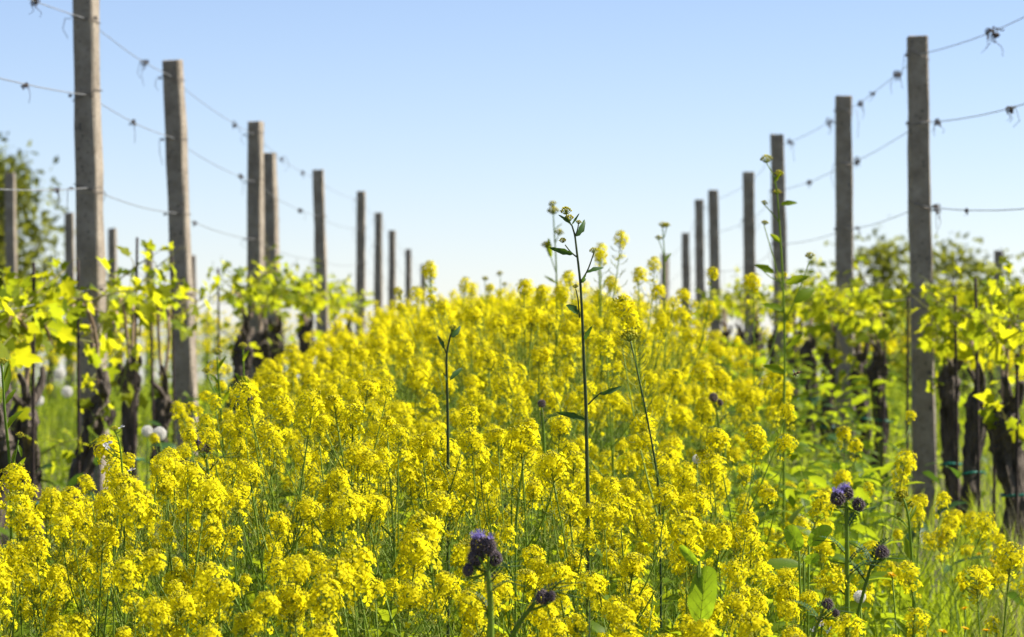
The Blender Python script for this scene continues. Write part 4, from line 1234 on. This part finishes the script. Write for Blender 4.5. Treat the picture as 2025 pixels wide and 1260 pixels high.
def broadleaf(label, d, leaves, seed):
    random.seed(seed); f = P(leaves[0][0], 1300, d); foot = np.array([f[0], d + .02, gz(f[0], d)])
    root = link('broadleaf_plant', None, loc=foot); tag(root, label, 'plant'); g = G()
    for (x0, y0, x1, y1, w, roll) in leaves:
        a_, b_ = P(x0, y0, d), P(x1, y1, d); dv = b_ - a_; L = np.linalg.norm(dv)
        g.tube(bez(np.zeros(3), np.array([0.02, .06, .3]), a_ - foot + np.array([0, .004, 0]), 8), [.002] * 8, 5)
        up = np.array([-.55, -1, -.1])
        link('leaf', RLEAF, root, a_ - foot, euler_of(frame(dv, roll, up)), (L, L * w, L))
    link('stem', mesh_from('stem', g.arr(), ['stem']), root)
broadleaf('large pale oval leaf standing upright among flowers at bottom right of centre', 4.75, [(1384, 1235, 1398, 1122, .72, .1), (1380, 1118, 1345, 1080, .5, .4), (1383, 1110, 1412, 1086, .4, .3)], 1)
broadleaf('rounded green leaves low in the weeds right of centre', 6.0, [(1580, 1090, 1560, 1040, .9, .5), (1600, 1080, 1640, 1040, .9, -.4), (1590, 1110, 1620, 1100, .9, .2)], 2)

# white radish-like flowers beside the left mustard
def white_plant(label, d, stem, flowers, seed):
    random.seed(seed); T = np.array([P(x, y, d) for x, y in stem]); foot = np.array([T[0][0], d, gz(T[0][0], d)])
    root = link('white_flower_plant', None, loc=foot); tag(root, label, 'wildflower'); g = G()
    path = smooth_path(np.vstack([[foot], T]), 18); g.tube(path - foot, np.linspace(.002, .0011, 18), 5)
    for (x, y) in flowers:
        e = P(x, y + 4, d) - foot; st = path[-2] - foot if y < stem[-1][1] + 20 else path[min(range(18), key=lambda i: abs(path[i][2] - foot[2] - e[2] + .015))] - foot
        g.tube([st, (st + e) / 2 + np.array([0, 0, -.002]), e], .0008, 4)
    link('stem', mesh_from('stem', g.arr(), ['stem']), root)
    for (x, y) in flowers:
        link('flower', WFLOWER, root, P(x, y, d) - foot, (random.uniform(.3, 1.2), random.uniform(-.5, .5), random.uniform(0, 6)), random.uniform(.8, 1.1))
    link('bud_cluster', BUDS[0], root, T[-1] - foot, (0, 0, 0), .7)
WFLOWER = mesh_from('flower', flower_arr(.0075, 0, 0), ['white_petal'])
white_plant('small white flowers on a thin stem above the left mustard', 5.6, [(246, 1000), (240, 910), (235, 870), (226, 852)], [(239, 846), (214, 878), (260, 930), (209, 884)], 1)
white_plant('tiny white flowers low in the right undergrowth', 5.2, [(1622, 1300), (1624, 1250), (1626, 1240)], [(1622, 1232), (1640, 1246), (1610, 1244)], 2)

# dandelion clocks
def clock_arr(r, n=150):
    g = G()
    for i in range(n):
        z = 1 - 2 * (i + .5) / n; a = i * 2.39996; q = math.sqrt(1 - z * z); dv = np.array([q * math.cos(a), q * math.sin(a), z])
        e = dv * r * random.uniform(.85, 1.0); g.tube([dv * .2 * r, e], .0003, 3, 0, cap=False)
        f3 = zdir_frame(dv, 0)
        for k in range(5):
            aa = k * 1.2566; g.add([e, e + f3 @ np.array([.004 * math.cos(aa), .004 * math.sin(aa), .002]), e + f3 @ np.array([.004 * math.cos(aa + .4), .004 * math.sin(aa + .4), .002])], [(0, 1, 2)], 0)
    return g.arr()
random.seed(5)
CLOCK = mesh_from('seed_head', clock_arr(.0135), ['fluff'])
DISC = G()
for k in range(26):
    aa = k * 2.39996; rr_ = .5 + .5 * (k / 26)
    DISC.addg(leaf_arr(.014 * rr_, .005, 2, .2, .3), frame((math.cos(aa), math.sin(aa), 1.1 - .9 * k / 26), 0), np.zeros(3))
ODISC = mesh_from('flower', DISC.arr(), ['orange_petal'])
def simple_flower(name, label, cat, group, px, py, d, me, mat, s_, seed, r=.0022):
    random.seed(seed); p = P(px, py, d); foot = np.array([p[0] + random.uniform(-.03, .03), d, gz(p[0], d)])
    root = link(name, None, loc=foot); tag(root, label, cat, group); g = G()
    g.tube(bez(np.zeros(3), (p - foot) * .6 + np.array([.01, 0, 0]), p - foot, 8), r, 5)
    link('stem', mesh_from('stem', g.arr(), [mat]), root)
    link('flower_head', me, root, p - foot, (random.uniform(-.2, .5), random.uniform(-.3, .3), random.uniform(0, 6)), s_)
GD = 'dandelion clocks in the grass'
for i, (px, py, d, s_, lb) in enumerate(((315, 858, 9.6, 1.25, 'white dandelion clock in front of the left vines, right one of a pair'), (291, 853, 10.2, 1.1, 'white dandelion clock in front of the left vines, left one of a pair'),
        (118, 740, 20, 2.2, 'blurred dandelion clock left of the crooked trunk, upper'), (132, 775, 17, 1.8, 'blurred dandelion clock left of the crooked trunk, lower'), (75, 792, 14, 1.5, 'blurred pale dandelion clock near the left edge'),
        (1378, 908, 7.0, .6, 'pale dandelion clock half hidden at right of centre'), (1700, 1180, 6.0, .7, 'small pale seed head low in the right grass'))):
    simple_flower('dandelion_clock', lb, 'dandelion', GD, px, py, d, CLOCK, 'stem', s_, 600 + i)
GO = 'small orange flowers in the right grass'
for i, (px, py, d, s_, lb) in enumerate(((1921, 1084, 9.6, 1.1, 'small orange flower by the bent right trunk, upper left of three'), (1936, 1097, 9.6, 1.1, 'small orange flower by the bent right trunk, middle of three'),
        (1964, 1113, 9.4, 1.4, 'larger orange flower at the foot of the thick right trunk'), (1864, 1250, 6.2, .9, 'yellow flower at the bottom edge right of the brown stalk'), (1908, 1244, 6.3, .8, 'second yellow flower at the bottom edge right of the brown stalk'),
        (1950, 1248, 6.2, .9, 'third yellow flower at the bottom edge near the right corner'), (1908, 1204, 6.8, .8, 'small yellow flower in the right grass above the bottom edge'), (1764, 1138, 6.2, .9, 'small yellow flower left of the brown stalk'))):
    simple_flower('orange_flower', lb, 'wildflower', GO, px, py, d, ODISC, 'stem', s_, 620 + i, .0015)

# bee in flight
def ell(g, c, r, m, n=10, k=7):
    v = []; t = []
    for i in range(k + 1):
        th = math.pi * i / k
        for j in range(n):
            ph = 2 * math.pi * j / n
            v.append((c[0] + r[0] * math.cos(th), c[1] + r[1] * math.sin(th) * math.cos(ph), c[2] + r[2] * math.sin(th) * math.sin(ph)))
    for i in range(k):
        for j in range(n):
            a_ = i * n + j; b_ = i * n + (j + 1) % n
            t += [(a_, b_, b_ + n), (a_, b_ + n, a_ + n)]
    g.add(v, t, m)
bee = link('honey_bee', None, loc=P(1573, 739, 6.2), rot=(0, R(25), R(200)))
tag(bee, 'small brown bee flying before the weeds at right', 'bee')
g = G(); ell(g, (-.0055, 0, -.0006), (.0048, .0023, .0022), 0); ell(g, (.0008, 0, 0), (.0026, .0023, .0023), 0); ell(g, (.0043, 0, -.0004), (.0013, .0017, .0016), 0)
link('body', mesh_from('bee_body', g.arr(), ['bee_body']), bee)
for s_ in (-1, 1):
    link('wing', mesh_from('wing', leaf_arr(.0095, .0034, 4, .0, .0, .1), ['bee_wing']), bee, (.0012, s_ * .0015, .002), euler_of(frame((-.45, s_ * .75, .55), .2)))
    for k in range(3):
        g = G(); g.tube([(0, 0, 0), (-.001 + .001 * k, s_ * .0018, -.002), (-.002 + .001 * k, s_ * .0022, -.0045)], .0003, 4); link('leg', mesh_from('leg', g.arr(), ['tendril']), bee, (.002 - .0014 * k, s_ * .001, -.0015))
    g = G(); g.tube([(0, 0, 0), (.0012, s_ * .0006, .001), (.0026, s_ * .001, .0004)], .0002, 4); link('antenna', mesh_from('antenna', g.arr(), ['tendril']), bee, (.0052, s_ * .0005, .0004))
